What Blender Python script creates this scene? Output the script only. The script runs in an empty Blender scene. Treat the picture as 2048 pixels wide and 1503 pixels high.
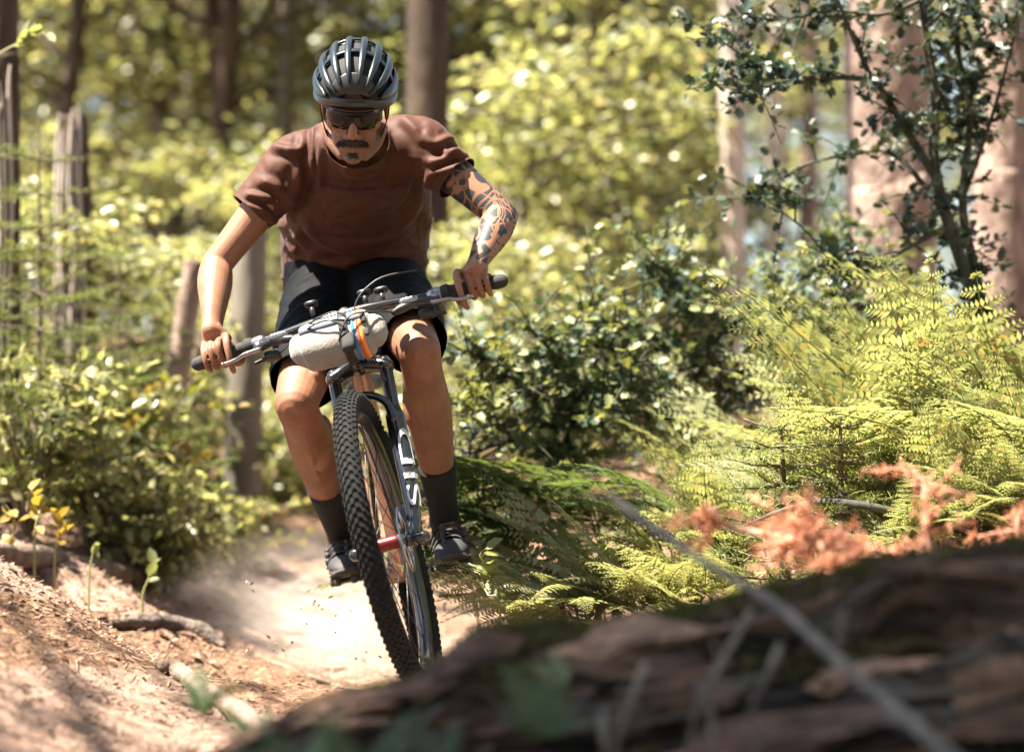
import bpy, bmesh, math, random
import numpy as np
from mathutils import Vector, Matrix

SC = bpy.context.scene
COL = SC.collection
R = math.radians
V = Vector
random.seed(7)
RNG = np.random.default_rng(11)

# ------------------------------------------------------------------ camera, sky, sun, exposure
FPX, PITCH, CAMZ = 4836.0, R(2.12), 0.56
cam_d = bpy.data.cameras.new('camera')
cam = bpy.data.objects.new('camera', cam_d); COL.objects.link(cam)
cam.location = (0, 0, CAMZ); cam.rotation_euler = (R(90) + PITCH, 0, 0)
cam_d.sensor_fit = 'HORIZONTAL'; cam_d.sensor_width = 36.0; cam_d.lens = 85.0
cam_d.clip_start = 0.05; cam_d.clip_end = 2000
cam_d.dof.use_dof = True; cam_d.dof.focus_distance = 5.95; cam_d.dof.aperture_fstop = 1.65
SC.camera = cam

SUN_DIR = V((-0.42, -0.13, 0.90)).normalized()
world = bpy.data.worlds.new('World'); SC.world = world; world.use_nodes = True
wn = world.node_tree.nodes; wl = world.node_tree.links
bgn = wn.get('Background') or wn.new('ShaderNodeBackground')
sky = wn.new('ShaderNodeTexSky'); sky.sky_type = 'NISHITA'; sky.sun_disc = False
sky.sun_elevation = math.asin(SUN_DIR.z); sky.sun_rotation = math.atan2(SUN_DIR.x, SUN_DIR.y)
sky.dust_density = 1.2; sky.air_density = 1.0; sky.ozone_density = 0.6
bgn.inputs['Strength'].default_value = 0.05
wl.new(sky.outputs['Color'], bgn.inputs['Color'])
sun_d = bpy.data.lights.new('sun', 'SUN'); sun_d.energy = 5.0; sun_d.angle = R(0.55); sun_d.color = (1.0, 0.90, 0.74)
sun = bpy.data.objects.new('sun', sun_d); COL.objects.link(sun)
sun.rotation_euler = SUN_DIR.to_track_quat('Z', 'Y').to_euler(); sun.location = (-6, -4, 12)
SC.view_settings.view_transform = 'Standard'; SC.view_settings.look = 'None'
SC.view_settings.gamma = 1.0; SC.view_settings.use_curve_mapping = False
SC.view_settings.exposure = 2.7
SC.render.engine = 'CYCLES'
cy = SC.cycles
cy.use_denoising = True; cy.max_bounces = 7; cy.diffuse_bounces = 4; cy.glossy_bounces = 3
cy.transmission_bounces = 4; cy.transparent_max_bounces = 8; cy.volume_bounces = 1
cy.sample_clamp_indirect = 6.0; cy.caustics_reflective = False; cy.caustics_refractive = False
cy.volume_step_rate = 2.0; cy.volume_max_steps = 64

# ------------------------------------------------------------------ helpers
_cp, _sp = math.cos(PITCH), math.sin(PITCH)
def at(px, py, d):
    """photo pixel (2048 x 1503) at axial distance d -> world point"""
    x = (px - 1024.0) / FPX * d; zc = -(py - 751.5) / FPX * d
    return V((x, d * _cp - zc * _sp, d * _sp + zc * _cp + CAMZ))

def _hash(ix, iy, iz, seed):
    h = (ix.astype(np.int64) * 374761393 + iy.astype(np.int64) * 668265263 + iz.astype(np.int64) * 1442695041 + seed * 974634777) & 0xFFFFFFFF
    h = ((h ^ (h >> 13)) * 1274126177) & 0xFFFFFFFF
    return ((h ^ (h >> 16)) & 0xFFFFFF) / float(0xFFFFFF)
def vnoise(x, y, z=None, seed=0):
    x = np.asarray(x, float); y = np.asarray(y, float)
    z = np.zeros_like(x) if z is None else np.asarray(z, float)
    ix, iy, iz = np.floor(x), np.floor(y), np.floor(z)
    fx, fy, fz = x - ix, y - iy, z - iz
    fx = fx * fx * (3 - 2 * fx); fy = fy * fy * (3 - 2 * fy); fz = fz * fz * (3 - 2 * fz)
    def g(a, b, c): return _hash(ix + a, iy + b, iz + c, seed)
    c00 = g(0,0,0) * (1-fx) + g(1,0,0) * fx; c10 = g(0,1,0) * (1-fx) + g(1,1,0) * fx
    c01 = g(0,0,1) * (1-fx) + g(1,0,1) * fx; c11 = g(0,1,1) * (1-fx) + g(1,1,1) * fx
    return ((c00 * (1-fy) + c10 * fy) * (1-fz) + (c01 * (1-fy) + c11 * fy) * fz) * 2 - 1
def fbm(x, y, z=None, oct=4, seed=0):
    s = 0; a = 1.0; f = 1.0; t = 0
    for k in range(oct):
        s = s + a * vnoise(np.asarray(x) * f, np.asarray(y) * f, None if z is None else np.asarray(z) * f, seed + k); t += a; a *= 0.5; f *= 2.03
    return s / t
def S(t):
    t = np.clip(t, 0, 1); return t * t * (3 - 2 * t)

def np_mesh(name, verts, faces, smooth=False):
    """verts (N,3), faces (M,k) all of one size, or a list of such arrays"""
    me = bpy.data.meshes.new(name)
    verts = np.asarray(verts, np.float32)
    fl = faces if isinstance(faces, list) else [faces]
    fl = [np.asarray(f, np.int32) for f in fl if len(f)]
    loops = np.concatenate([f.ravel() for f in fl]); tot = np.concatenate([np.full(len(f), f.shape[1], np.int32) for f in fl])
    start = np.concatenate([[0], np.cumsum(tot)[:-1]]).astype(np.int32)
    me.vertices.add(len(verts)); me.vertices.foreach_set('co', verts.ravel())
    me.loops.add(len(loops)); me.loops.foreach_set('vertex_index', loops)
    me.polygons.add(len(tot)); me.polygons.foreach_set('loop_start', start); me.polygons.foreach_set('loop_total', tot)
    if smooth: me.polygons.foreach_set('use_smooth', np.ones(len(tot), bool))
    me.update(calc_edges=True); me.validate()
    return me

class G:
    """geometry collector: closed pieces given as (verts, faces lists)"""
    def __init__(s): s.v = []; s.f = []
    def add(s, vf):
        v, f = vf; o = len(s.v); s.v.extend([tuple(p) for p in v]); s.f.extend([[i + o for i in q] for q in f]); return s
    def mesh(s, name, smooth=True):
        me = bpy.data.meshes.new(name); me.from_pydata(s.v, [], s.f); me.update()
        if smooth: me.polygons.foreach_set('use_smooth', [True] * len(me.polygons))
        return me

def crom(pts, sub):
    """Catmull-Rom through rows of numbers"""
    P = np.array(pts, float); n = len(P); out = []
    if n == 2: return [P[0] * (1 - t) + P[1] * t for t in np.linspace(0, 1, sub + 1)]
    for i in range(n - 1):
        p0 = P[max(i-1, 0)]; p1 = P[i]; p2 = P[i+1]; p3 = P[min(i+2, n-1)]
        for k in range(sub):
            t = k / sub; t2 = t * t; t3 = t2 * t
            out.append(0.5 * ((2*p1) + (-p0 + p2) * t + (2*p0 - 5*p1 + 4*p2 - p3) * t2 + (-p0 + 3*p1 - 3*p2 + p3) * t3))
    out.append(P[-1]); return out

def loft(keys, side=V((1, 0, 0)), n=20, sub=6, round0=True, round1=True, sup=None):
    """tube through keys (point, ra, rb): ra along `side`, rb across; closed ends"""
    rows = [list(k[0]) + [k[1], k[2] if len(k) > 2 else k[1]] for k in keys]
    C = crom(rows, sub) if sub > 1 or len(rows) < 2 else [np.array(r) for r in rows]
    if sub == 1: C = [np.array(r, float) for r in rows]
    pts = [V(c[:3]) for c in C]; m = len(pts); rings = []
    side = V(side)
    for i in range(m):
        T = (pts[min(i+1, m-1)] - pts[max(i-1, 0)])
        T = T.normalized() if T.length > 1e-9 else V((0, 0, 1))
        A = side - T * side.dot(T)
        if A.length < 1e-4: A = T.orthogonal()
        A.normalize(); B = T.cross(A)
        rings.append((pts[i], T, A, B, max(C[i][3], 1e-4), max(C[i][4], 1e-4)))
    full = []
    def cap(r, sgn):
        p, T, A, B, a, b = r; h = min(a, b); o = []
        for q in (0.35, 0.7, 0.93): o.append((p + T * (sgn * h * q), T, A, B, a * math.sqrt(1 - q*q), b * math.sqrt(1 - q*q)))
        return o
    if round0: full += cap(rings[0], -1)[::-1]
    full += rings
    if round1: full += cap(rings[-1], 1)
    v = []; f = []
    for (p, T, A, B, a, b) in full:
        for k in range(n):
            th = 2 * math.pi * k / n; c, s_ = math.cos(th), math.sin(th)
            if sup:
                c = math.copysign(abs(c) ** sup, c); s_ = math.copysign(abs(s_) ** sup, s_)
            v.append(p + A * (a * c) + B * (b * s_))
    L = len(full)
    for i in range(L - 1):
        for k in range(n):
            k2 = (k + 1) % n; f.append([i*n + k, i*n + k2, (i+1)*n + k2, (i+1)*n + k])
    c0 = len(v); v.append(full[0][0]); c1 = len(v); v.append(full[-1][0])
    for k in range(n):
        k2 = (k + 1) % n
        f.append([c0, k2, k]); f.append([c1, (L-1)*n + k, (L-1)*n + k2])
    return v, f
def tube(pts, r, n=10, sub=4, rnd=True):
    rr = r if isinstance(r, (list, tuple)) else [r] * len(pts)
    return loft([(p, q, q) for p, q in zip(pts, rr)], side=V((0.31, 0.87, 0.38)), n=n, sub=sub, round0=rnd, round1=rnd)
def ellipsoid(c, r, n=24, m=14, M=None):
    v = []; f = []; c = V(c)
    for i in range(m + 1):
        a = math.pi * i / m
        for k in range(n):
            b = 2 * math.pi * k / n
            q = V((r[0]*math.sin(a)*math.cos(b), r[1]*math.sin(a)*math.sin(b), r[2]*math.cos(a)))
            if M is not None: q = M @ q
            v.append(c + q)
    for i in range(m):
        for k in range(n):
            k2 = (k+1) % n; f.append([i*n+k, (i+1)*n+k, (i+1)*n+k2, i*n+k2])
    return v, f
def box(c, ax, ay, az, bev=0.0):
    """box with half-axis vectors; chamfered when bev > 0 (share of each half size)"""
    c, ax, ay, az = V(c), V(ax), V(ay), V(az)
    if bev <= 0:
        v = [c + ax*i + ay*j + az*k for i in (-1,1) for j in (-1,1) for k in (-1,1)]
        return v, [[0,1,3,2],[4,6,7,5],[0,4,5,1],[2,3,7,6],[0,2,6,4],[1,5,7,3]]
    pts = []; q = 1 - bev
    for i in (-1,1):
        for j in (-1,1):
            for k in (-1,1):
                pts += [c + ax*i + ay*(j*q) + az*(k*q), c + ax*(i*q) + ay*j + az*(k*q), c + ax*(i*q) + ay*(j*q) + az*k]
    bm = bmesh.new()
    for p in pts: bm.verts.new(p)
    bmesh.ops.convex_hull(bm, input=bm.verts)
    bm.verts.index_update()
    v = [p.co.copy() for p in bm.verts]; f = [[w.index for w in fc.verts] for fc in bm.faces]; bm.free()
    return v, f
def lathe(profile, M, n=48, closed=True):
    """profile [(radius, axial)], revolved about local X; M maps local to world"""
    v = []; f = []; m = len(profile)
    for k in range(n):
        a = 2 * math.pi * k / n
        for (r, x) in profile: v.append(M @ V((x, r * math.cos(a), r * math.sin(a))))
    for k in range(n):
        k2 = (k + 1) % n
        for j in range(m if closed else m - 1):
            j2 = (j + 1) % m; f.append([k*m + j, k*m + j2, k2*m + j2, k2*m + j])
    return v, f

def remesh(parts, voxel, smooth=3, fac=0.5):
    g = G()
    for p in parts: g.add(p)
    me = g.mesh('tmp'); ob = bpy.data.objects.new('tmp', me); COL.objects.link(ob)
    m = ob.modifiers.new('r', 'REMESH'); m.mode = 'VOXEL'; m.voxel_size = voxel; m.use_smooth_shade = True
    if smooth:
        s = ob.modifiers.new('s', 'SMOOTH'); s.factor = fac; s.iterations = smooth
    dg = bpy.context.evaluated_depsgraph_get()
    out = bpy.data.meshes.new_from_object(ob.evaluated_get(dg))
    bpy.data.objects.remove(ob); bpy.data.meshes.remove(me)
    out.polygons.foreach_set('use_smooth', [True] * len(out.polygons))
    return out
def get_co(me):
    a = np.empty(len(me.vertices) * 3, np.float32); me.vertices.foreach_get('co', a); return a.reshape(-1, 3).astype(float)
def get_no(me):
    a = np.empty(len(me.vertices) * 3, np.float32); me.vertex_normals.foreach_get('vector', a); return a.reshape(-1, 3).astype(float)
def set_co(me, a): me.vertices.foreach_set('co', np.asarray(a, np.float32).ravel()); me.update()

WT = {}
def _link(o, parent, local):
    COL.objects.link(o)
    if parent is not None:
        o.parent = parent
        if not local: o.matrix_parent_inverse = Matrix.Translation(-WT.get(parent.name, V((0, 0, 0))))
    return o
def tag(o, label=None, cat=None, group=None, kind=None):
    if label: o['label'] = label
    if cat: o['category'] = cat
    if group: o['group'] = group
    if kind: o['kind'] = kind
    return o
def thing(name, loc, label, cat, group=None, rz=0.0, scale=1.0):
    o = bpy.data.objects.new(name, None); COL.objects.link(o)
    o.location = loc; o.rotation_euler = (0, 0, rz); o.scale = (scale,) * 3; o.empty_display_size = 0.05
    WT[o.name] = V(loc)
    return tag(o, label, cat, group)
def part(name, me, mat, parent=None, local=False, label=None, kind=None):
    if isinstance(me, G): me = me.mesh(name)
    if mat is not None and not me.materials: me.materials.append(mat)
    o = bpy.data.objects.new(name, me); _link(o, parent, local)
    if label: o['label'] = label
    if kind: o['kind'] = kind
    return o
def single(name, me, mat, label, cat, group=None):
    return tag(part(name, me, mat), label, cat, group)

# ------------------------------------------------------------------ materials
def mat(name, c1, c2=None, rough=0.6, scale=8.0, detail=5.0, bump=0.0, bscale=None, metal=0.0, spec=0.5, coat=0.0, stretch=None, sheen=0.0, sss=0.0, contrast=(0.35, 0.65), dist=0.01):
    m = bpy.data.materials.new(name); m.use_nodes = True
    nt = m.node_tree; N = nt.nodes; L = nt.links; b = N['Principled BSDF']
    b.inputs['Roughness'].default_value = rough; b.inputs['Metallic'].default_value = metal
    b.inputs['Specular IOR Level'].default_value = spec; b.inputs['Coat Weight'].default_value = coat
    if sheen: b.inputs['Sheen Weight'].default_value = sheen; b.inputs['Sheen Roughness'].default_value = 0.4
    if sss:
        b.inputs['Subsurface Weight'].default_value = sss; b.inputs['Subsurface Radius'].default_value = (0.012, 0.005, 0.003); b.inputs['Subsurface Scale'].default_value = 1.0
    tc = N.new('ShaderNodeTexCoord'); vec = tc.outputs['Object']
    if stretch:
        mp = N.new('ShaderNodeMapping'); mp.inputs['Scale'].default_value = stretch; L.new(vec, mp.inputs['Vector']); vec = mp.outputs['Vector']
    if c2 is None:
        b.inputs['Base Color'].default_value = (*c1, 1)
    else:
        nz = N.new('ShaderNodeTexNoise'); nz.inputs['Scale'].default_value = scale; nz.inputs['Detail'].default_value = detail; L.new(vec, nz.inputs['Vector'])
        rp = N.new('ShaderNodeValToRGB'); rp.color_ramp.elements[0].position = contrast[0]; rp.color_ramp.elements[1].position = contrast[1]
        rp.color_ramp.elements[0].color = (*c1, 1); rp.color_ramp.elements[1].color = (*c2, 1)
        L.new(nz.outputs['Fac'], rp.inputs['Fac']); L.new(rp.outputs['Color'], b.inputs['Base Color'])
    if bump:
        nb = N.new('ShaderNodeTexNoise'); nb.inputs['Scale'].default_value = bscale or scale * 3; nb.inputs['Detail'].default_value = 6; L.new(vec, nb.inputs['Vector'])
        bp = N.new('ShaderNodeBump'); bp.inputs['Strength'].default_value = bump; bp.inputs['Distance'].default_value = dist
        L.new(nb.outputs['Fac'], bp.inputs['Height']); L.new(bp.outputs['Normal'], b.inputs['Normal'])
    return m
def leafmat(name, cols, rough=0.45, trans=0.45, tcol=None, spec=0.4):
    """leaf: colour varies from leaf to leaf; light passes through"""
    m = bpy.data.materials.new(name); m.use_nodes = True
    nt = m.node_tree; N = nt.nodes; L = nt.links; b = N['Principled BSDF']; out = N['Material Output']
    g = N.new('ShaderNodeNewGeometry'); rp = N.new('ShaderNodeValToRGB'); e = rp.color_ramp.elements
    while len(e) < len(cols): e.new(0.5)
    for i, c in enumerate(cols): e[i].position = i / max(len(cols) - 1, 1); e[i].color = (*c, 1)
    L.new(g.outputs['Random Per Island'], rp.inputs['Fac']); L.new(rp.outputs['Color'], b.inputs['Base Color'])
    b.inputs['Roughness'].default_value = rough; b.inputs['Specular IOR Level'].default_value = spec
    tr = N.new('ShaderNodeBsdfTranslucent'); mx = N.new('ShaderNodeMixShader'); mx.inputs['Fac'].default_value = trans
    mc = N.new('ShaderNodeMix'); mc.data_type = 'RGBA'; mc.blend_type = 'MULTIPLY'; mc.inputs[0].default_value = 1.0
    mc.inputs[7].default_value = (*(tcol or (1.5, 1.35, 0.6)), 1)
    L.new(rp.outputs['Color'], mc.inputs[6]); L.new(mc.outputs[2], tr.inputs['Color'])
    L.new(b.outputs['BSDF'], mx.inputs[1]); L.new(tr.outputs['BSDF'], mx.inputs[2]); L.new(mx.outputs['Shader'], out.inputs['Surface'])
    return m

M = {}
M['bark_pink'] = mat('bark_pink', (0.1296, 0.081, 0.0648), (0.3024, 0.2268, 0.189), 0.9, 14, bump=1.0, bscale=26, stretch=(1, 1, 0.45), dist=0.03)
M['bark_dark'] = mat('bark_dark', (0.024, 0.015, 0.009), (0.062, 0.039, 0.023), 0.9, 10, bump=0.8, bscale=24, stretch=(1, 1, 0.3), dist=0.02)
M['bark_grey'] = mat('bark_grey', (0.0858, 0.0741, 0.0585), (0.1638, 0.1443, 0.117), 0.85, 6, bump=0.5, bscale=20, stretch=(1, 1, 0.3), dist=0.015)
M['bark_pale'] = mat('bark_pale', (0.3375, 0.285, 0.2475), (0.51, 0.435, 0.3825), 0.8, 5, bump=0.4, bscale=16, dist=0.01)
M['twig'] = mat('twig', (0.08, 0.06, 0.04), (0.16, 0.128, 0.088), 0.85, 20, bump=0.4)
M['holly_stem'] = mat('holly_stem', (0.0225, 0.025, 0.015), (0.055, 0.055, 0.035), 0.8, 14, bump=0.4)
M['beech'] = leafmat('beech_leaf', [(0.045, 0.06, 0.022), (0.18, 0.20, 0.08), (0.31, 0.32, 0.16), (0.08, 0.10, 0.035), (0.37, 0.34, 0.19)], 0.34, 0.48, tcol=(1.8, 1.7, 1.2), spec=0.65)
M['beech_dark'] = leafmat('shade_leaf', [(0.02, 0.035, 0.01), (0.05, 0.07, 0.016), (0.10, 0.10, 0.025), (0.03, 0.05, 0.012), (0.16, 0.15, 0.04)], 0.4, 0.35)  # shaded copy of the beech leaf: shade is put into the colour
M['holly'] = leafmat('holly_leaf', [(0.03, 0.055, 0.04), (0.09, 0.13, 0.075), (0.05, 0.095, 0.075), (0.20, 0.22, 0.10), (0.04, 0.07, 0.05), (0.28, 0.29, 0.15)], 0.45, 0.3, spec=0.3)  # palest tones put in as cream highlights of light coming through
M['holly_dark'] = leafmat('holly_leaf_dark', [(0.015, 0.03, 0.025), (0.035, 0.06, 0.04), (0.025, 0.05, 0.045), (0.09, 0.10, 0.04)], 0.4, 0.2, spec=0.5)  # darker holly copy: silhouette against the light put into the leaf colour
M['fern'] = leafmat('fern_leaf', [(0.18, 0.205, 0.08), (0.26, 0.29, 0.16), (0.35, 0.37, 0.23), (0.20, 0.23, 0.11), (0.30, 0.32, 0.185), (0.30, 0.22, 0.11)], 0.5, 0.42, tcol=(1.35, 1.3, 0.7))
M['fern_dark'] = leafmat('fern_leaf_dark', [(0.06, 0.10, 0.045), (0.11, 0.155, 0.065), (0.075, 0.12, 0.055)], 0.5, 0.35)  # darker fern copy: shade below the holly put into its colour
M['spruce'] = leafmat('spruce_needle', [(0.06, 0.10, 0.03), (0.12, 0.16, 0.035), (0.18, 0.20, 0.045)], 0.5, 0.3)
M['dead_needle'] = leafmat('dead_needle', [(0.42, 0.19, 0.11), (0.58, 0.31, 0.20), (0.34, 0.14, 0.08)], 0.7, 0.3, tcol=(1.2, 0.9, 0.7))
M['moss'] = leafmat('moss_leaf', [(0.06, 0.07, 0.02), (0.11, 0.11, 0.03), (0.09, 0.07, 0.035)], 0.8, 0.2)
M['litter'] = leafmat('litter_leaf', [(0.09, 0.055, 0.04), (0.20, 0.125, 0.09), (0.32, 0.22, 0.165), (0.13, 0.08, 0.055), (0.38, 0.28, 0.22)], 0.8, 0.1, tcol=(1, 0.8, 0.6))
# ------------------------------------------------------------------ ground
_ty = np.array([-50, 4.6, 5.3, 5.72, 6.2, 6.87, 7.6, 9.0, 11.0, 14.0, 20.0, 34.0, 60.0, 400.0])
_tz = np.array([0.0, 0.0, 0.01, 0.018, -0.06, -0.095, -0.075, 0.02, 0.36, 0.78, 1.25, 2.2, 3.2, 6.0])
def trail_cx(y): return -0.25 - 0.42 * np.maximum(y - 7.2, 0) ** 1.1 * (y < 30)
def hgt(x, y, fine=True):
    x = np.asarray(x, float); y = np.asarray(y, float)
    b = np.interp(y, _ty, _tz)
    k = S((y - 3.0) / 1.0)
    b = b + 0.40 * S((-x - 0.62) / 1.05) * (1 - 0.6 * S((y - 8.2) / 2.0))
    b = b + (0.13 * S((x + 0.12) / 0.34) + 0.22 * S((x - 0.3) / 1.3)) * k
    # long ridges of trodden earth across the left bank, and two humps
    L = S((-x - 0.35) / 0.5)
    u = y + 0.55 * x
    b = b + L * (0.035 * np.exp(-((u - 5.05) / 0.10) ** 2) + 0.055 * np.exp(-((u - 6.6) / 0.14) ** 2) + 0.04 * np.exp(-((u - 5.85) / 0.2) ** 2) - 0.03 * np.exp(-((u - 6.2) / 0.12) ** 2))
    b = b + 0.05 * np.exp(-(((x + 0.72) / 0.28) ** 2 + ((y - 5.75) / 0.12) ** 2))
    if fine:
        bd = S((-x - 0.3) / 0.25) * S((y - 4.9) / 0.3) * (1 - S((y - 7.2) / 0.5)); b = b + bd * (0.034 * fbm(x * 5, y * 7, oct=4, seed=15) + 0.016 * np.abs(fbm(x * 18, y * 24, oct=3, seed=16)))
        near = 1 - S((y - 9) / 6)
        b = b + 0.022 * fbm(x * 2.1, y * 2.1, oct=4, seed=3) * (1 + 2 * S((y - 8) / 6)) + near * 0.008 * fbm(x * 14, y * 14, oct=3, seed=9)
        b = b + 0.25 * S((y - 12) / 20) * fbm(x * 0.12, y * 0.12, oct=3, seed=21)
    return b
def to_px(x, y, z):
    d = y * _cp + (z - CAMZ) * _sp; zc = -y * _sp + (z - CAMZ) * _cp; d = np.maximum(d, .1)
    return 1024 + FPX * x / d, 751.5 - FPX * zc / d
def in_poly(px, py, poly):
    px = np.asarray(px); py = np.asarray(py); c = np.zeros(px.shape, bool); n = len(poly)
    for i in range(n):
        (x1, y1), (x2, y2) = poly[i], poly[i - 1]
        k = ((y1 > py) != (y2 > py)) & (px < (x2 - x1) * (py - y1) / ((y2 - y1) if y2 != y1 else 1e-9) + x1); c ^= k
    return c
# strip of litter on the bank, its tree shadow darkened into the earth colour too, and where the crown's shade falls (as seen in the picture, resolved on the terrain)
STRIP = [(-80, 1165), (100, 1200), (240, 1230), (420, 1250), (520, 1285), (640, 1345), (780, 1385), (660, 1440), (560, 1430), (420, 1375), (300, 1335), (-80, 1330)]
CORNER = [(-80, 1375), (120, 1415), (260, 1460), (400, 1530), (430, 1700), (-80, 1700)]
def ground_at(px, py):
    a = at(px, py, 1.0); o = V((0, 0, CAMZ)); dr = a - o; lo = 3.0
    t = np.arange(3.0, 13.0, 0.01); z = CAMZ + dr.z * t; k = np.nonzero(z < hgt(dr.x * t, dr.y * t))[0]
    return o + dr * float(t[k[0]] if len(k) else t[-1])
def gz(x, y): return float(hgt(np.array([x]), np.array([y]))[0])
def _axis(lo, hi, step, far_lo, far_hi, g=1.13):
    a = list(np.arange(lo, hi, step)); s = step; p = lo; left = []
    while p > far_lo: s *= g; p -= s; left.append(p)
    s = step; p = a[-1]; right = []
    while p < far_hi: s *= g; p += s; right.append(p)
    return np.array(left[::-1] + a + right)
xs = _axis(-2.2, 1.7, 0.017, -300, 300); ys = _axis(4.0, 8.6, 0.02, -60, 420)
X, Y = np.meshgrid(xs, ys); Z = hgt(X, Y)
nx_, ny_ = len(xs), len(ys)
gi = np.arange(nx_ * ny_).reshape(ny_, nx_)
gme = np_mesh('ground', np.stack([X, Y, Z], -1).reshape(-1, 3), np.stack([gi[:-1, :-1], gi[:-1, 1:], gi[1:, 1:], gi[1:, :-1]], -1).reshape(-1, 4), True)
tm = (1 - S((np.abs(X - trail_cx(Y)) - 0.35) / 0.35))
tm = np.maximum(tm, S((-X - 0.5) / 0.3) * (1 - S((-X - 1.75) / 0.4)) * (1 - S((Y - 7.6) / 0.7)) * 0.85)
tm = tm * (1 - S((Y - 12) / 8))
tm = np.maximum(tm, 0)
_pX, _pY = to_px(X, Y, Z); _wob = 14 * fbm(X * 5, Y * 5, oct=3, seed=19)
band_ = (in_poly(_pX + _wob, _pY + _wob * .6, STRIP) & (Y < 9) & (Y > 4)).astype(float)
tm = tm * (1 - 0.85 * band_)  # darkens the earth along the strip: litter plus painted tree shadow
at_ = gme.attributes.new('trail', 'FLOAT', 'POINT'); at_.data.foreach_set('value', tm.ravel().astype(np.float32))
def ground_mat():
    m = bpy.data.materials.new('forest_ground'); m.use_nodes = True
    nt = m.node_tree; N = nt.nodes; L = nt.links; b = N['Principled BSDF']; b.inputs['Roughness'].default_value = 0.95; b.inputs['Specular IOR Level'].default_value = 0.15
    tc = N.new('ShaderNodeTexCoord')
    def nz(s, d, st=None):
        n = N.new('ShaderNodeTexNoise'); n.inputs['Scale'].default_value = s; n.inputs['Detail'].default_value = d; n.inputs['Roughness'].default_value = 0.65
        if st:
            mp = N.new('ShaderNodeMapping'); mp.inputs['Scale'].default_value = st; mp.inputs['Rotation'].default_value = (0, 0, 0.5); L.new(tc.outputs['Object'], mp.inputs['Vector']); L.new(mp.outputs['Vector'], n.inputs['Vector'])
        else: L.new(tc.outputs['Object'], n.inputs['Vector'])
        return n
    def ramp(n, stops):
        r = N.new('ShaderNodeValToRGB'); e = r.color_ramp.elements
        while len(e) < len(stops): e.new(0.5)
        for i, (p, c) in enumerate(stops): e[i].position = p; e[i].color = (*c, 1)
        L.new(n.outputs['Fac'], r.inputs['Fac']); return r
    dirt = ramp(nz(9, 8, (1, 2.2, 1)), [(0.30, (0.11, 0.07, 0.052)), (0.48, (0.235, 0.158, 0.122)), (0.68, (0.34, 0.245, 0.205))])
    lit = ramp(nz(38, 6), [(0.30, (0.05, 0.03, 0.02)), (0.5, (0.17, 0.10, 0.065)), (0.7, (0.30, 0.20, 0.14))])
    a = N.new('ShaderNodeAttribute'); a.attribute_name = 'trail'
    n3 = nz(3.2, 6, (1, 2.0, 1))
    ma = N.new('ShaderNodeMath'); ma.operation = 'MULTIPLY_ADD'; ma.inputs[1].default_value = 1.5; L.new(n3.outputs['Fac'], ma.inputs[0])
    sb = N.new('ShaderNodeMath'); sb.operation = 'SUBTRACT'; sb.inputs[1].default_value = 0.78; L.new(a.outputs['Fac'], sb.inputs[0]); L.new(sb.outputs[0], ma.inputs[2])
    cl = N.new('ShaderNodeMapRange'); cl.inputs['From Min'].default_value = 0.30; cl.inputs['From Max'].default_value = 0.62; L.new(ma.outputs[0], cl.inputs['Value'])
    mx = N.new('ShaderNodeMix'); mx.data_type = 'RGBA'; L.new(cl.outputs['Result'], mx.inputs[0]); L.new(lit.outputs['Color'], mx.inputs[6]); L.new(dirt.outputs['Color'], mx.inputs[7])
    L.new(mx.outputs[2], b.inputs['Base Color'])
    nb = nz(55, 8); bp = N.new('ShaderNodeBump'); bp.inputs['Strength'].default_value = 0.9; bp.inputs['Distance'].default_value = 0.02
    L.new(nb.outputs['Fac'], bp.inputs['Height']); L.new(bp.outputs['Normal'], b.inputs['Normal'])
    return m
M['ground'] = ground_mat()
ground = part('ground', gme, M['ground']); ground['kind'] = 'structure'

# ------------------------------------------------------------------ leaves
BEECH = ([(0, 0, 0), (0.30, 0.30, 0.07), (0.68, 0.27, 0.05), (1.0, 0, -0.10), (0.68, -0.27, 0.05), (0.30, -0.30, 0.07)], [[0, 1, 2, 3], [0, 3, 4, 5]])
_hs = [(0.0, 0.0), (0.13, 0.10), (0.20, 0.42), (0.36, 0.20), (0.47, 0.46), (0.62, 0.20), (0.72, 0.40), (0.86, 0.10), (1.0, 0.0)]
HOLLY = ([(a, b, 0.32 * b * b + (0.10 if b > 0.35 else 0)) for a, b in _hs] + [(a, -b, 0.32 * b * b + (0.10 if b > 0.35 else 0)) for a, b in _hs[1:-1]],
         [[0, 1, 2, 3, 4, 5, 6, 7, 8], [0, 8, 15, 14, 13, 12, 11, 10, 9]])
NEEDLE = ([(0, 0.06, 0), (0, -0.06, 0), (1, -0.03, 0), (1, 0.03, 0)], [[0, 1, 2, 3]])
DIAMOND = ([(0, 0, 0), (0.42, 0.20, 0.02), (1, 0, -0.04), (0.42, -0.20, 0.02)], [[0, 1, 2, 3]])
def norm(a): return a / np.maximum(np.linalg.norm(a, axis=-1, keepdims=True), 1e-9)
def leaf_geo(c, d, nrm, size, shape):
    """one leaf per row: base c, axis d, normal nrm, length size -> verts, faces"""
    sv = np.array(shape[0]); sf = np.array(shape[1]); n = len(c)
    d = norm(d); w = norm(np.cross(nrm, d)); u = np.cross(d, w)
    size = np.broadcast_to(np.asarray(size, float), (n,))[:, None, None]
    v = c[:, None, :] + size * (sv[None, :, 0:1] * d[:, None, :] + sv[None, :, 1:2] * w[:, None, :] + sv[None, :, 2:3] * u[:, None, :])
    f = sf[None] + (np.arange(n) * len(sv))[:, None, None]
    return v.reshape(-1, 3), f.reshape(-1, sf.shape[1])
def leaf_mesh(name, c, d, nrm, size, shape):
    v, f = leaf_geo(np.asarray(c, float), np.asarray(d, float), np.asarray(nrm, float), size, shape); return np_mesh(name, v, f)

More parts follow.
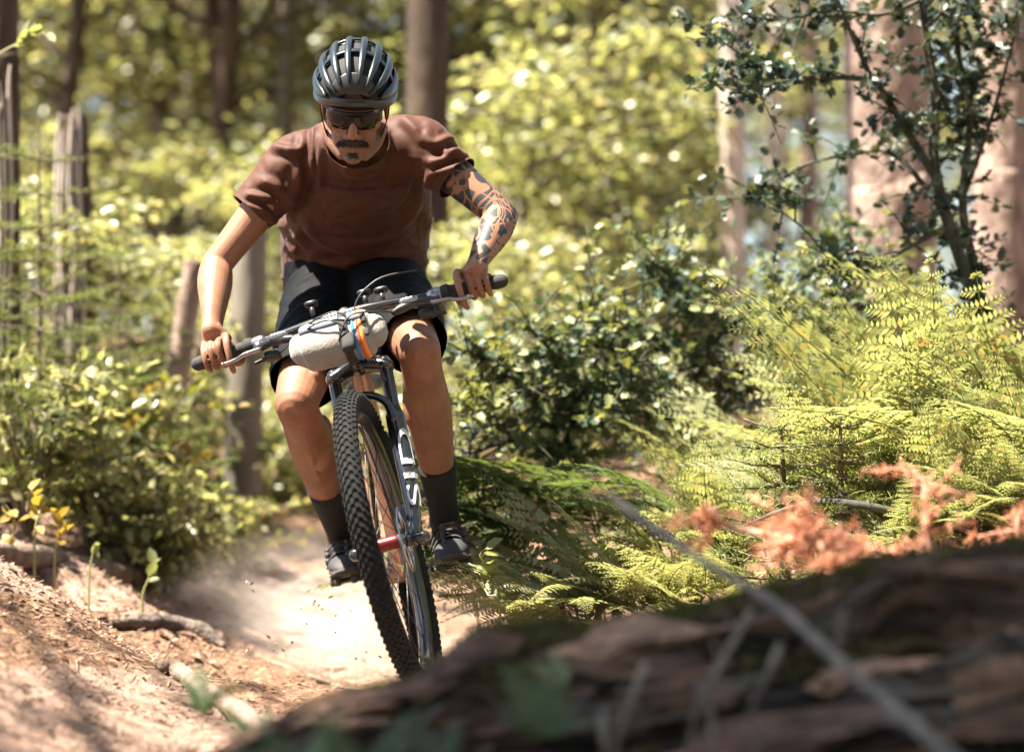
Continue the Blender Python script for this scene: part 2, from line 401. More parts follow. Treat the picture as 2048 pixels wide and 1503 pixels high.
def spray_cloud(rng, centers, per, rad, size, shape, tilt=0.35, flat=0.25, name='crown'):
    """leaves in flat sprays round each centre"""
    n = len(centers); tot = n * per
    cc = np.repeat(np.asarray(centers, float), per, 0)
    ang = rng.uniform(0, 2*np.pi, tot); rr = np.sqrt(rng.uniform(0, 1, tot)) * np.repeat(rng.uniform(0.6, 1.25, n), per) * rad
    # each spray has its own tilt and its own long axis
    ta = np.repeat(rng.uniform(0, 2*np.pi, n), per); tt = np.repeat(rng.normal(0, tilt, n), per); el = np.repeat(rng.uniform(0.4, 0.9, n), per)
    lx = rr * np.cos(ang); ly = rr * np.sin(ang) * el
    px = lx * np.cos(ta) - ly * np.sin(ta); py = lx * np.sin(ta) + ly * np.cos(ta); pz = lx * np.sin(tt) - 0.25 * rr * rr / rad + rng.normal(0, flat * rad * 0.4, tot)
    c = cc + np.stack([px, py, pz], 1)
    d = np.stack([np.cos(ang + ta) + rng.normal(0, .6, tot), np.sin(ang + ta) + rng.normal(0, .6, tot), rng.normal(-0.25, .3, tot)], 1)
    nr = np.stack([rng.normal(0, .75, tot), rng.normal(0, .75, tot), np.ones(tot)], 1)
    return leaf_mesh(name, c, d, nr, size * rng.uniform(0.6, 1.25, tot), shape)

def beech_proto(seed, height, spread, base, nspr, per, leaf=0.075, lean=0.0):
    """understorey tree: trunk + limbs, leaves in layered sprays; local coordinates, foot at origin"""
    rng = np.random.default_rng(seed); r = random.Random(seed)
    g = G(); tp = [V((0, 0, -0.15))]
    for i in range(1, 7): tp.append(V((r.uniform(-.12, .12) + lean * i / 6 * height, r.uniform(-.12, .12), height * i / 6)))
    g.add(tube(tp, [0.075 * height / 7 * (1 - 0.13 * i) for i in range(7)], 8, 3))
    cen = []
    for k in range(nspr // 7):
        z = base + (height - base) * (k + r.random()) / (nspr // 7)
        a = r.uniform(0, 6.283); s = spread * (1 - 0.55 * abs((z - base) / (height - base) - 0.35)) * r.uniform(0.55, 1.1)
        i = min(int(z / height * 6), 5); t = z / height * 6 - i; o = tp[i].lerp(tp[i+1], max(0, min(1, t)))
        tipz = z + s * r.uniform(-0.05, 0.35)
        pts = [o, o.lerp(V((o.x + math.cos(a) * s, o.y + math.sin(a) * s, tipz)), 0.5) + V((0, 0, 0.1 * s)), V((o.x + math.cos(a) * s, o.y + math.sin(a) * s, tipz))]
        g.add(tube(pts, [0.022, 0.012, 0.004], 5, 3))
        for j in range(7):
            q = 0.25 + 0.8 * (j + r.random()) / 7
            p = pts[0].lerp(pts[2], q); cen.append((p.x + r.gauss(0, .16 * s), p.y + r.gauss(0, .16 * s), p.z + 0.08 * s + r.gauss(0, .07 * s)))
    return g.mesh('trunk'), spray_cloud(rng, cen, per, 0.34, leaf, BEECH)
# ------------------------------------------------------------------ trees that stand as trunks
def trunk_mesh(pts, rads, n=28, rough=0.05, seed=0, sub=10, stretch=2.5):
    v, f = loft([(p, r, r) for p, r in zip(pts, rads)], side=V((1, 0, 0)), n=n, sub=sub, round0=False, round1=False)
    me = G().add((v, f)).mesh('trunk'); co = get_co(me); no = get_no(me)
    r0 = sum(rads) / len(rads)
    d = fbm(co[:, 0] / r0 * 2.2, co[:, 1] / r0 * 2.2, co[:, 2] / r0 * 2.2 / stretch, 4, seed)
    set_co(me, co + no * (d * rough * 2 * r0)[:, None]); return me
def px_trunk(name, keys, d, material, label, cat='tree', rough=0.05, top=None, seed=0, crown=None, group=None, flare=1.25, below=0.25):
    """keys: (px, py, width px) from bottom to top at distance d; goes on below into the ground and above by `top` metres"""
    pts = [at(k[0], k[1], d) for k in keys]; rads = [k[2] / FPX * d / 2 for k in keys]
    p0, p1 = pts[0], pts[1]; gzv = gz(p0.x, p0.y)
    if p0.z > gzv:
        s = (p0 - p1).normalized(); t = (p0.z - gzv + below) / max(-s.z, 0.2)
        pts.insert(0, p0 + s * t); rads.insert(0, rads[0] * flare)
    if top:
        s = (pts[-1] - pts[-2]).normalized(); pts += [pts[-1] + s * top * 0.5, pts[-1] + s * top]; rads += [rads[-1] * 0.85, rads[-1] * 0.6]
    base = V((pts[0].x, pts[0].y, gz(pts[0].x, pts[0].y)))
    t = thing(name, base, label, cat, group)
    part('trunk', trunk_mesh(pts, rads, rough=rough, seed=seed), material, t)
    return t, pts, rads

def high_crown(t, pts, rads, seed, z0, z1, spread, nlimb, per, leaf=0.085, keep=None, m='beech_dark', rad=0.5, sub=9):
    """limbs and layered leaf sprays high on a tall trunk"""
    r = random.Random(seed); g = G(); cen = []
    for k in range(nlimb):
        z = z0 + (z1 - z0) * (k + r.random()) / nlimb; o = None
        for a, b in zip(pts[:-1], pts[1:]):
            if a.z <= z <= b.z: o = a.lerp(b, (z - a.z) / (b.z - a.z))
        if o is None: o = pts[-1].copy()
        a = r.uniform(0, 6.283); s = spread * r.uniform(0.5, 1.0) * (1 - 0.4 * (z - z0) / (z1 - z0))
        e = V((o.x + math.cos(a) * s, o.y + math.sin(a) * s, z + s * r.uniform(0, 0.3)))
        g.add(tube([o, o.lerp(e, 0.5) + V((0, 0, .12 * s)), e], [0.045, 0.028, 0.008], 6, 3))
        for j in range(sub):
            p = o.lerp(e, 0.2 + 0.85 * (j + r.random()) / sub); c = (p.x + r.gauss(0, .2 * s), p.y + r.gauss(0, .2 * s), p.z + r.gauss(0.1, .15))
            if keep is None or keep(c): cen.append(c)
    part('branch', g, M['bark_dark'], t)
    rng = np.random.default_rng(seed)
    part('crown', spray_cloud(rng, cen, per, rad, leaf, BEECH), M[m], t)

px_trunk('tree', [(846, 1000, 92), (852, 500, 88), (857, 0, 84)], 11.0, M['bark_dark'], 'tall dark brown tree trunk standing right behind the rider', top=11, rough=0.03, seed=4)
big, bp_, br_ = px_trunk('tree', [(1772, 760, 196), (1780, 400, 176), (1772, 0, 164)], 9.3, M['bark_pink'], 'thick pink barked tree trunk behind the holly branches', top=13, rough=0.07, seed=5)
rt, rp_, rr_ = px_trunk('tree', [(1998, 760, 130), (2003, 380, 116), (2012, 0, 112)], 10.4, M['bark_pink'], 'tall brown tree trunk beyond the thick pink barked trunk', top=12, rough=0.05, seed=6)
px_trunk('tree', [(1462, 700, 60), (1464, 300, 54), (1466, 0, 50)], 12.3, M['bark_pale'], 'slim pale tree trunk shining white among bright leaves', top=9, rough=0.04, seed=7)
px_trunk('tree', [(1553, 660, 34), (1550, 300, 30), (1549, 0, 28)], 14.0, M['bark_pale'], 'thin pale distant trunk next to the slim white trunk', top=9, rough=0.03, seed=8)
px_trunk('tree', [(1612, 660, 38), (1618, 300, 36), (1622, 0, 32)], 15.0, M['bark_pink'], 'thin reddish distant trunk beside the thick pink barked trunk', top=9, rough=0.03, seed=9)
px_trunk('tree', [(1186, 640, 22), (1190, 300, 20), (1188, 0, 18)], 13.2, M['bark_dark'], 'very thin brown trunk among sunlit leaves above the handlebar grip', top=7, rough=0.03, seed=10)
px_trunk('tree', [(1270, 640, 34), (1262, 300, 32), (1268, 0, 30)], 26.0, M['bark_pink'], 'distant reddish trunk fading into bright foliage', top=9, rough=0.03, seed=12)
px_trunk('broken_snag', [(484, 960, 78), (492, 700, 74), (500, 520, 70), (503, 440, 64)], 9.9, M['bark_grey'], 'grey broken off tree stem behind the bare arm', cat='dead tree', rough=0.04, seed=13)
px_trunk('tree', [(560, 330, 44), (568, 200, 40), (580, 0, 36)], 15.0, M['bark_grey'], 'slender grey trunk rising beside the cycling helmet', top=8, rough=0.03, seed=43)
px_trunk('tree', [(655, 500, 60), (662, 200, 54), (668, 0, 50)], 19.0, M['bark_pale'], 'pale tree trunk showing above the cycling helmet', top=9, rough=0.03, seed=14)
px_trunk('tree', [(398, 400, 40), (392, 200, 40), (388, 0, 38)], 22.0, M['bark_pale'], 'pale distant trunk above the dark snag', top=9, rough=0.03, seed=15)
edge, ep_, er_ = px_trunk('tree', [(-22, 700, 80), (-6, 400, 74), (4, 0, 66)], 8.6, M['bark_dark'], 'dark tree trunk at the leafy twig with overhanging crown', top=8, rough=0.04, seed=16)
px_trunk('leaning_snag', [(338, 905, 52), (352, 760, 50), (375, 620, 46), (392, 522, 44)], 9.1, M['bark_pink'], 'short pink broken tree stem leaning by the grey trunk', cat='dead tree', rough=0.05, seed=17)

# added unseen beech beside the trail: crown shaped to shade the log and near bank
def shade_at(c, z=0.25):
    k = (c[2] - z) / SUN_DIR.z; return c[0] - SUN_DIR.x * k, c[1] - SUN_DIR.y * k
def shade_keep(c):
    x, y = shade_at(c)
    if y < 3.2 or y > 9: return y < 3.2 and x > -1.5
    z = float(hgt(np.array([x]), np.array([y]), False)[0]); x, y = shade_at(c, z); u, v = to_px(np.array([x]), np.array([y]), np.array([z]))
    if bool(in_poly(u, v, STRIP)[0]) and x < -0.5: return (c[0] * 7.3 + c[1] * 3.1) % 1.0 < .5
    if bool(in_poly(u, v, CORNER)[0]): return True
    return (c[0] * 5.7 + c[1] * 9.1) % 1.0 < .84 and x > -0.6 + 0.9 * max(0, y - 3.6) and y < 4.14 + .06 * math.sin(x * 5) and x < 2.2
sb, sp_, sr_ = None, [V((-3.1, 1.9, gz(-3.1, 1.9) - .2)), V((-3.05, 1.85, 2.5)), V((-3.1, 1.8, 5.5)), V((-3.0, 1.8, 9.0))], [.19, .16, .13, .08]
sb = thing('tree', V((-3.1, 1.9, gz(-3.1, 1.9))), 'unseen beech added beside the trail with a crown shaped to shade the rotten log', 'tree')
part('trunk', trunk_mesh(sp_, sr_, seed=31, rough=.03), M['bark_grey'], sb)
high_crown(sb, sp_, sr_, 12, 4.2, 8.5, 4.2, 110, 26, keep=shade_keep, rad=0.26, sub=18, leaf=.08)

# two dead snags with pale torn fibres
def snag(keys, d, label, seed, fibres):
    pts = [at(a, b, d) for a, b, w in keys]; rads = [w / FPX * d / 2 for a, b, w in keys]
    base = V((pts[0].x, pts[0].y, gz(pts[0].x, pts[0].y))); pts.insert(0, V((pts[0].x, pts[0].y, base.z - 0.2))); rads.insert(0, rads[0] * 1.2)
    t = thing('snag', base, label, 'dead tree'); part('trunk', trunk_mesh(pts, rads, seed=seed, rough=0.06), M['bark_dark'], t)
    r = random.Random(seed)
    for k in range(fibres):
        g = G(); a = -math.pi * (0.32 + 0.62 * k / fibres); z0 = pts[-1].z - r.uniform(0.0, 0.25); z1 = z0 - r.uniform(0.9, 1.5); P = []
        for i in range(7):
            z = z0 + (z1 - z0) * i / 6; c = None
            for p, q, ra, rb in zip(pts[:-1], pts[1:], rads[:-1], rads[1:]):
                if p.z <= z <= q.z: s = (z - p.z) / (q.z - p.z); c = p.lerp(q, s); rr = ra + (rb - ra) * s
            if c is None: c, rr = pts[-1], rads[-1]
            P.append(V((c.x + (rr * 1.05) * math.cos(a + 0.12 * math.sin(i * 1.7 + seed)), c.y + rr * 1.05 * math.sin(a), z)))
        P.insert(0, P[0] + V((r.uniform(-.01, .01), -.01, 0.05 + r.random() * .06)))
        g.add(tube(P, [0.004] + [0.0075] * 6 + [0.003], 6, 3)); part('wood_fibre', g, M['bark_grey' if k % 2 else 'bark_pale'], t)
snag([(150, 640, 78), (148, 400, 68), (146, 232, 58)], 9.2, 'broken dark snag with pale torn wood fibres on its face', 3, 7)
snag([(6, 640, 70), (8, 300, 64), (10, 108, 56)], 8.2, 'slender striped snag below the bright leafy twig', 5, 6)

# leafy understorey behind: a few kinds, each tree its own object
PROTO = []
for sd, h, sp, b0, ns, per in ((1, 6.5, 2.1, 0.5, 210, 32), (2, 8.5, 2.6, 1.2, 230, 32), (3, 4.2, 1.7, 0.25, 170, 30), (4, 2.2, 1.0, 0.1, 120, 24)):
    tr, cr = beech_proto(sd, h, sp, b0, ns, per)
    tr.materials.append(M['bark_dark'] if sd % 2 else M['bark_grey']); cr.materials.append(M['beech']); PROTO.append((tr, cr))
KIND = ['leafy young beech with sunlit yellow green sprays in the background wood', 'tall slender beech with layered bright leaves in the background wood',
        'low bushy beech full of yellow green leaves behind the trail', 'knee high beech sapling bush with bright leaves beside the trail']
GRP = ['young beeches in the background wood', 'tall slender beeches in the background wood', 'low bushy beeches behind the trail', 'beech saplings along the trail']
def put_beech(kind, px, d, rz, sc, dz=0.0):
    x = (px - 1024) / FPX * d; tr, cr = PROTO[kind]
    t = thing(['beech_tree', 'beech_tree', 'beech_bush', 'beech_sapling'][kind], (x, d, gz(x, d) + dz), KIND[kind], 'bush' if kind > 1 else 'tree', GRP[kind], rz, sc)
    part('trunk', tr, None, t, local=True); part('crown', cr, None, t, local=True)
rb = random.Random(5)
for d, n, kinds, lo, hi in ((14, 3, (2, 0), 150, 1650), (19, 4, (0, 1, 2), -200, 2250), (26, 5, (0, 1), -250, 2300), (34, 6, (0, 1), -250, 2300), (44, 7, (1, 0), -250, 2300)):
    for i in range(n):
        px = lo + (hi - lo) * (i + 0.5 + rb.uniform(-0.4, 0.4)) / n
        put_beech(rb.choice(kinds), px, d * rb.uniform(0.93, 1.07), rb.uniform(0, 6.28), rb.uniform(0.85, 1.2) * (1 if d < 30 else 1.4))
for px, d, sc in ((300, 10.4, .5), (560, 12.5, .6), (190, 9.2, .5), (60, 9.6, .6), (640, 13.5, .7), (950, 10.5, .6), (1080, 11.5, .8), (1250, 12, .9)):
    put_beech(3, px, d, rb.uniform(0, 6.28), sc)

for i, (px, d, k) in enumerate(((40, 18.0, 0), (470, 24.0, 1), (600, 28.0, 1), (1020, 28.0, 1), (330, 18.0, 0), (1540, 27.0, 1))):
    x = (px - 1024) / FPX * d; t = thing('beech_tree', (x, d, gz(x, d)), 'shady beech with leaf colour darkened for shade deep in the background wood', 'tree', 'shady beeches deep in the background wood', 2.1 * i, 1.05)
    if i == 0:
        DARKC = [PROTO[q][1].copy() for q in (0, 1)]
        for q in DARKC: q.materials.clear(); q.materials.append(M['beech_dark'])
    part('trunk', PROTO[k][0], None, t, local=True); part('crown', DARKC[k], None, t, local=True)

for px, d, k in ((980, 15.5, 0), (1130, 17.0, 0), (1290, 15.0, 0), (1410, 18.5, 1), (1220, 21.0, 1), (560, 17.5, 0), (130, 15.0, 0), (300, 16.5, 1), (440, 15.0, 0), (20, 20.0, 1), (700, 20.0, 1), (860, 17.0, 0)): put_beech(k, px, d, rb.uniform(0, 6.28), rb.uniform(.9, 1.1))

# unseen beeches added round the camera to block skylight on the rider
for i, (x, y) in enumerate(((-3.2, -2.5), (-1.4, -4.5), (1.0, -4.0), (3.2, -2.0), (4.2, 0.5), (-4.6, -.4), (2.4, -6.5), (5.2, 3.0), (-0.4, -7.5), (4.4, 5.6), (3.6, 3.0), (5.0, 8.4), (-2.2, -7.0), (4.6, -4.4), (0.9, -2.2), (-1.6, -1.4), (2.2, -.2))):
    t = thing('beech_tree', (x, y, gz(x, y)), 'unseen tall beech added to block skylight on the near side of the log', 'tree', 'unseen beeches added on the near side of the log', i * 1.1, 1.0 + .05 * (i % 3))
    part('trunk', PROTO[1][0], None, t, local=True); part('crown', PROTO[1][1], None, t, local=True)

# the wood beyond, one mass
cen = []
rf = random.Random(8)
for k in range(1100):
    d = rf.uniform(52, 80); cen.append((rf.uniform(-0.30, 0.30) * d, d, float(np.interp(d, _ty, _tz)) + rf.uniform(0, 22) ** 1.0))
fw = part('far_woodland', spray_cloud(np.random.default_rng(3), cen, 52, 1.5, 0.24, BEECH, tilt=0.5), M['beech_dark']); tag(fw, 'far woodland with leaf colour darkened for shade closing the view behind the trees', 'woodland', kind='stuff')
# ------------------------------------------------------------------ ferns
LEAFLET = ([(0, 0, 0), (0.42, 0.185, 0.02), (1, 0, -0.06), (0.42, -0.185, 0.02)], [[0, 1, 2, 3]])
def frond_mesh(seed, L=0.62, wide=0.46, np_=11, nl=10, droop=0.28):
    """bracken frond along +X, foot of the blade at origin, stalk below it"""
    r = random.Random(seed); C = []; D = []; N_ = []; Sz = []
    def ax(t): return V((L * t, 0.02 * math.sin(t * 4 + seed), 0.10 * L * t - droop * L * t * t))
    g = G()
    g.add(tube([ax(t / 6) for t in range(7)], [0.0032 * (1 - t / 7.5) for t in range(7)], 5, 1))
    for i in range(np_):
        t = 0.02 + 0.95 * (i / (np_ - 1)) ** 0.92; o = ax(t); tan = (ax(min(t + .03, 1)) - ax(t - .03)).normalized()
        pl = wide * 0.5 * max(0.05, (1 - t) ** 0.8) * (0.75 + 0.25 * min(1, t * 6)) * r.uniform(0.9, 1.08)
        for s in (-1, 1):
            dv = (tan * 0.55 + V((0, s, 0)) * 0.9).normalized(); m = max(4, int(nl * pl / (wide * 0.5) + 3)); hang = r.uniform(0.15, 0.35)
            for k in range(m):
                q = (k + 0.5) / m; p = o + dv * (pl * q) + V((0, 0, -hang * pl * q * q))
                ll = min(0.34 * pl * (1 - q) ** 0.7 + 0.007, 0.06)
                for e in (-1, 1):
                    perp = dv.cross(V((0, 0, 1))).normalized() * e
                    C.append(p); D.append((dv * 0.55 + perp * 0.9 + V((0, 0, r.uniform(-.15, .1)))).normalized()); N_.append(V((r.gauss(0, .15), r.gauss(0, .15), 1))); Sz.append(ll * r.uniform(.9, 1.15))
            g.add(tube([o, o + dv * pl * .5 + V((0, 0, -hang * pl * .25)), o + dv * pl + V((0, 0, -hang * pl))], [0.0013, 0.001, 0.0006], 3, 1, rnd=False))
    v, f = leaf_geo(np.array([list(p) for p in C]), np.array([list(p) for p in D]), np.array([list(p) for p in N_]), np.array(Sz), LEAFLET)
    gv = np.array([list(p) for p in g.v]); n0 = len(gv); q4 = [x for x in g.f if len(x) == 4]; q3 = [x for x in g.f if len(x) == 3]
    return np_mesh('frond', np.concatenate([gv, v]), [np.array(q4), np.array(q3), f + n0])
FROND = [frond_mesh(1), frond_mesh(2, 0.72, 0.50, 12, 10, 0.32), frond_mesh(3, 0.52, 0.38, 11, 11, 0.12), frond_mesh(4, 0.48, 0.20, 17, 7, 0.45), frond_mesh(5, 0.58, 0.36, 12, 11, 0.05), frond_mesh(6, 0.68, 0.54, 11, 11, 0.15)]
def fern(px, py, d, nf, size, az, label, group, m='fern', spread=1.0, kinds=(0, 1, 2, 4, 5), elev=(0.1, 0.6), stalk=0.35):
    """foot under pixel (px, py) at d; fronds leave a stalk of its own height, heading roughly az (degrees, 0 = right, 180 = left, 270 = camera)"""
    p = at(px, py, d); r = random.Random(int(px * 7 + py)); base = V((p.x, p.y, gz(p.x, p.y)))
    t = thing('fern', base, label, 'fern', group)
    for k in range(nf):
        a = R(az + r.uniform(-75, 75) * spread); h = stalk * r.uniform(0.55, 1.15) * size
        o = V((r.gauss(0, .05), r.gauss(0, .05), 0)) * size
        top = o + V((math.cos(a) * 0.22 * h, math.sin(a) * 0.22 * h, h))
        me = FROND[r.choice(kinds)]
        fo = bpy.data.objects.new('frond', me if m == 'fern' else FROND_D[FROND.index(me)]); COL.objects.link(fo); fo.parent = t
        fo.location = top; fo.rotation_euler = (r.gauss(0, .25), -r.uniform(*elev), a); s = size * r.uniform(.8, 1.15); fo.scale = (s, s, s)
        part('stalk', G().add(tube([o, o.lerp(top, .6) + V((0, 0, .03)), top], [0.0045 * size, 0.0038 * size, 0.003 * size], 5, 2)), M['fern_stalk'], t, local=True)
M['fern_stalk'] = mat('fern_stalk', (0.11, 0.10, 0.03), (0.20, 0.15, 0.06), 0.6, 30)
for me in FROND: me.materials.append(M['fern'])
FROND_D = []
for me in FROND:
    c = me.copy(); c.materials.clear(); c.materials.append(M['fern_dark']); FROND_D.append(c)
FL = 'tall sunlit bracken fern with broad arching fronds on the slope'
FG = 'bracken ferns on the sunny slope'
for (px, d, nf, sz, az) in ((1600, 6.9, 5, .95, 190), (1690, 6.7, 5, 1.0, 185), (1790, 7.0, 6, 1.1, 185), (1880, 6.7, 6, 1.15, 180), (1970, 7.0, 6, 1.1, 185), (2050, 6.7, 6, 1.1, 185), (2130, 6.9, 6, 1.15, 180),
                            (1560, 6.9, 3, .8, 195), (1830, 6.35, 6, .95, 190), (1930, 6.3, 6, 1.0, 190), (2030, 6.3, 6, 1.0, 180), (1730, 6.4, 6, .85, 195), (1640, 6.45, 5, .75, 200), (2110, 7.3, 6, 1.15, 190), (1990, 7.5, 5, 1.15, 195), (1900, 7.6, 4, 1.1, 200),
                            (1780, 6.15, 7, .6, 220), (1880, 6.1, 7, .62, 230), (1980, 6.1, 7, .65, 220), (2060, 6.1, 7, .65, 210), (1840, 5.85, 8, .42, 230), (1930, 5.85, 8, .45, 240), (2020, 5.85, 8, .45, 220), (2100, 5.9, 8, .5, 210), (1500, 6.3, 6, .6, 200), (1450, 6.6, 5, .75, 195)):
    fern(px, 1120, d, nf, sz, az, *((FL, FG) if sz > .7 else ('short bracken fern at the foot of the tall sunlit bracken', 'short bracken at the foot of the slope')), elev=(0.1, 1.0), stalk=0.36)
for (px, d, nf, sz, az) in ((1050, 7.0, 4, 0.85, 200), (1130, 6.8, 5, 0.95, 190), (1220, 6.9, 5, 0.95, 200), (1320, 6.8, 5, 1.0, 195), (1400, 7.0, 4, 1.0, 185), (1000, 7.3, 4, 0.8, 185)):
    fern(px, 1150, d, nf, sz, az, 'fern with leaf colour darkened for shade between holly and the low bright ferns', 'shaded ferns below the holly', 'fern_dark', elev=(0.0, 0.5), stalk=0.42)
for (px, d, nf, sz, az) in ((1180, 6.15, 8, 0.62, 230), (1270, 6.1, 8, 0.66, 230), (1350, 6.2, 7, 0.62, 230), (1090, 6.2, 5, 0.6, 195), (1230, 6.4, 6, 0.8, 200), (1130, 6.45, 5, 0.8, 190), (1420, 6.1, 6, 0.6, 220), (1340, 6.5, 6, 0.85, 195)):
    fern(px, 1250, d, nf, sz, az, 'low yellow green fern lit by the sun at the trail edge', 'low ferns at the trail edge', kinds=(0, 2, 3, 3), elev=(0.15, 0.9), stalk=0.22)

# ------------------------------------------------------------------ holly
def twig_leaves(rng, path, n, size, spread=0.05):
    """leaves set along a path of points"""
    P = np.array([list(p) for p in path]); seg = rng.integers(0, len(P) - 1, n); t = rng.uniform(0, 1, n)[:, None]
    c = P[seg] * (1 - t) + P[seg + 1] * t; tan = norm(P[seg + 1] - P[seg])
    d = norm(tan * 0.5 + rng.normal(0, 0.7, (n, 3))); nr = np.stack([rng.normal(0, .6, n), rng.normal(-.25, .6, n), np.ones(n) * 0.9], 1)
    return c + d * spread * rng.uniform(0, 0.3, n)[:, None], d, nr, size * rng.uniform(0.65, 1.2, n)
HLEAF = [leaf_mesh('leaf', np.zeros((1, 3)), np.array([[1., 0, 0]]), np.array([[0, 0, 1.]]), [1.0], HOLLY) for k in range(1)]
HLEAF[0].materials.append(M['holly'])
HLEAF.append(HLEAF[0].copy()); HLEAF[1].materials.clear(); HLEAF[1].materials.append(M['holly_dark'])
def leaf_objects(t, C, D, N_, Sz, keep, m):
    """the leaves that show largest, each an object of its own"""
    for i in keep:
        d = V(D[i]).normalized(); w = V(N_[i]).cross(d).normalized(); u = d.cross(w); s = float(Sz[i])
        o = bpy.data.objects.new('leaf', HLEAF[m == 'holly_dark']); COL.objects.link(o); o.parent = t
        o.matrix_parent_inverse = Matrix.Translation(-WT[t.name])
        o.matrix_basis = Matrix(((d.x*s, w.x*s, u.x*s, C[i][0]), (d.y*s, w.y*s, u.y*s, C[i][1]), (d.z*s, w.z*s, u.z*s, C[i][2]), (0, 0, 0, 1)))
def holly(label, stems, d, ntw, twl, per, size, seed, own=0, cat='bush', clip=None, m='holly'):
    """stems: list of [(px, py, dd, r)...]; side twigs with spiny leaves grow from them"""
    r = random.Random(seed); rng = np.random.default_rng(seed)
    W = [[at(a, b, d + c) for a, b, c, q in s] for s in stems]
    p0 = W[0][0]; t = thing('holly', V((p0.x, p0.y, gz(p0.x, p0.y))), label, cat)
    if p0.z > gz(p0.x, p0.y):
        W[0].insert(0, V((p0.x, p0.y, gz(p0.x, p0.y) - .05))); stems[0].insert(0, (0, 0, 0, stems[0][0][3]))
    allC = []; tot = sum(sum((b - a).length for a, b in zip(s[:-1], s[1:])) for s in W)
    tw = G()
    for s, k in zip(W, stems):
        part('stem', G().add(tube(s, [q[3] for q in k], 9, 5)), M['holly_stem'], t)
        ln = sum((b - a).length for a, b in zip(s[:-1], s[1:]))
        for j in range(int(ntw * ln / tot)):
            u = (0.12 + 0.88 * r.random()) * (len(s) - 1); i = min(int(u), len(s) - 2); o = s[i].lerp(s[i+1], u - i)
            if clip and not clip(o): continue
            dv = V((r.gauss(0, 1), r.gauss(0, .7), r.gauss(.12, .6))).normalized(); l = twl * r.uniform(.35, 1.2)
            pts = [o, o + dv * l * .5 + V((0, 0, r.gauss(0, .05) * l)), o + dv * l + V((0, 0, -.12 * l))]
            tw.add(tube(pts, [0.003, 0.0022, 0.0012], 4, 2, rnd=False)); allC.append(twig_leaves(rng, pts, per, size))
    part('twigs', tw, M['holly_stem'], t, kind='stuff')
    C, D, N_, Sz = [np.concatenate([a[i] for a in allC]) for i in range(4)]
    # nearest the camera first
    order = np.argsort(C[:, 1] + 0.0); keep = []; 
    if own:
        vis = [i for i in order if abs(C[i][0] / C[i][1]) < 0.21 and abs((C[i][2] - CAMZ) / C[i][1]) < 0.19]; keep = vis[:own]
        leaf_objects(t, C, D, N_, Sz, keep, m)
    rest = np.setdiff1d(np.arange(len(C)), np.array(keep, int))
    part('leaves', leaf_mesh('leaves', C[rest], D[rest], N_[rest], Sz[rest], HOLLY), M[m], t, kind='stuff')
    return t
# the holly sapling over the thick trunk
holly('tall dark holly with thin bare stems crossing the thick pink trunk',
      [[(1975, 700, 0, .021), (1945, 590, 0, .020), (1895, 440, 0, .018), (1868, 320, 0, .016), (1872, 200, 0, .014), (1850, 60, 0, .012), (1842, -80, 0, .010)],
       [(1990, 705, .1, .018), (1945, 520, .1, .015), (1925, 400, .1, .013), (1940, 230, .1, .011), (1915, 100, .1, .010), (1905, -60, .1, .007)],
       [(1868, 350, 0, .013), (1800, 240, -.05, .011), (1745, 165, -.1, .009), (1640, 155, -.15, .007), (1560, 150, -.2, .005), (1470, 100, -.2, .004), (1380, 40, -.2, .003)],
       [(1745, 165, -.1, .008), (1700, 60, -.15, .006), (1660, -40, -.2, .004)],
       [(1650, 155, -.15, .006), (1540, 175, -.2, .004), (1440, 170, -.25, .003), (1370, 180, -.25, .002)],
       [(1885, 420, 0, .010), (1790, 310, .1, .007), (1700, 310, .1, .005), (1610, 330, .1, .004), (1520, 380, .1, .003), (1480, 400, .1, .002)],
       [(1900, 450, 0, .009), (1800, 505, -.1, .006), (1700, 560, -.15, .005), (1620, 470, -.2, .003), (1560, 420, -.2, .002)],
       [(1925, 400, .1, .008), (1985, 230, .1, .006), (2030, 60, .1, .004), (2040, -40, .1, .003)],
       [(1850, 60, 0, .008), (1900, 20, -.1, .005), (1980, 40, -.1, .003), (2060, 90, -.1, .002)],
       [(1842, 0, 0, .008), (1760, 30, -.1, .006), (1660, 20, -.1, .004), (1560, 40, -.1, .003), (1480, 30, -.1, .002)]],
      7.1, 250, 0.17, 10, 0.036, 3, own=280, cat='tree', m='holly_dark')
holly('holly bush with blue glinting leaves beside the bare knee',
      [[(1120, 960, .2, .014), (1090, 840, .1, .011), (1010, 740, 0, .008), (930, 700, -.1, .004)], [(1120, 930, .2, .012), (1150, 800, .1, .009), (1100, 700, 0, .006), (1060, 650, 0, .004)],
       [(1120, 930, .2, .010), (1050, 860, 0, .007), (960, 820, -.1, .004), (905, 800, -.1, .003)], [(1150, 800, .1, .008), (1220, 740, 0, .006), (1290, 720, 0, .004)], [(1060, 870, .1, .007), (960, 900, 0, .005), (910, 930, 0, .003)],
       [(1150, 850, .1, .008), (1250, 800, 0, .006), (1330, 790, 0, .004)]], 7.1, 230, 0.24, 9, 0.036, 4, own=200)
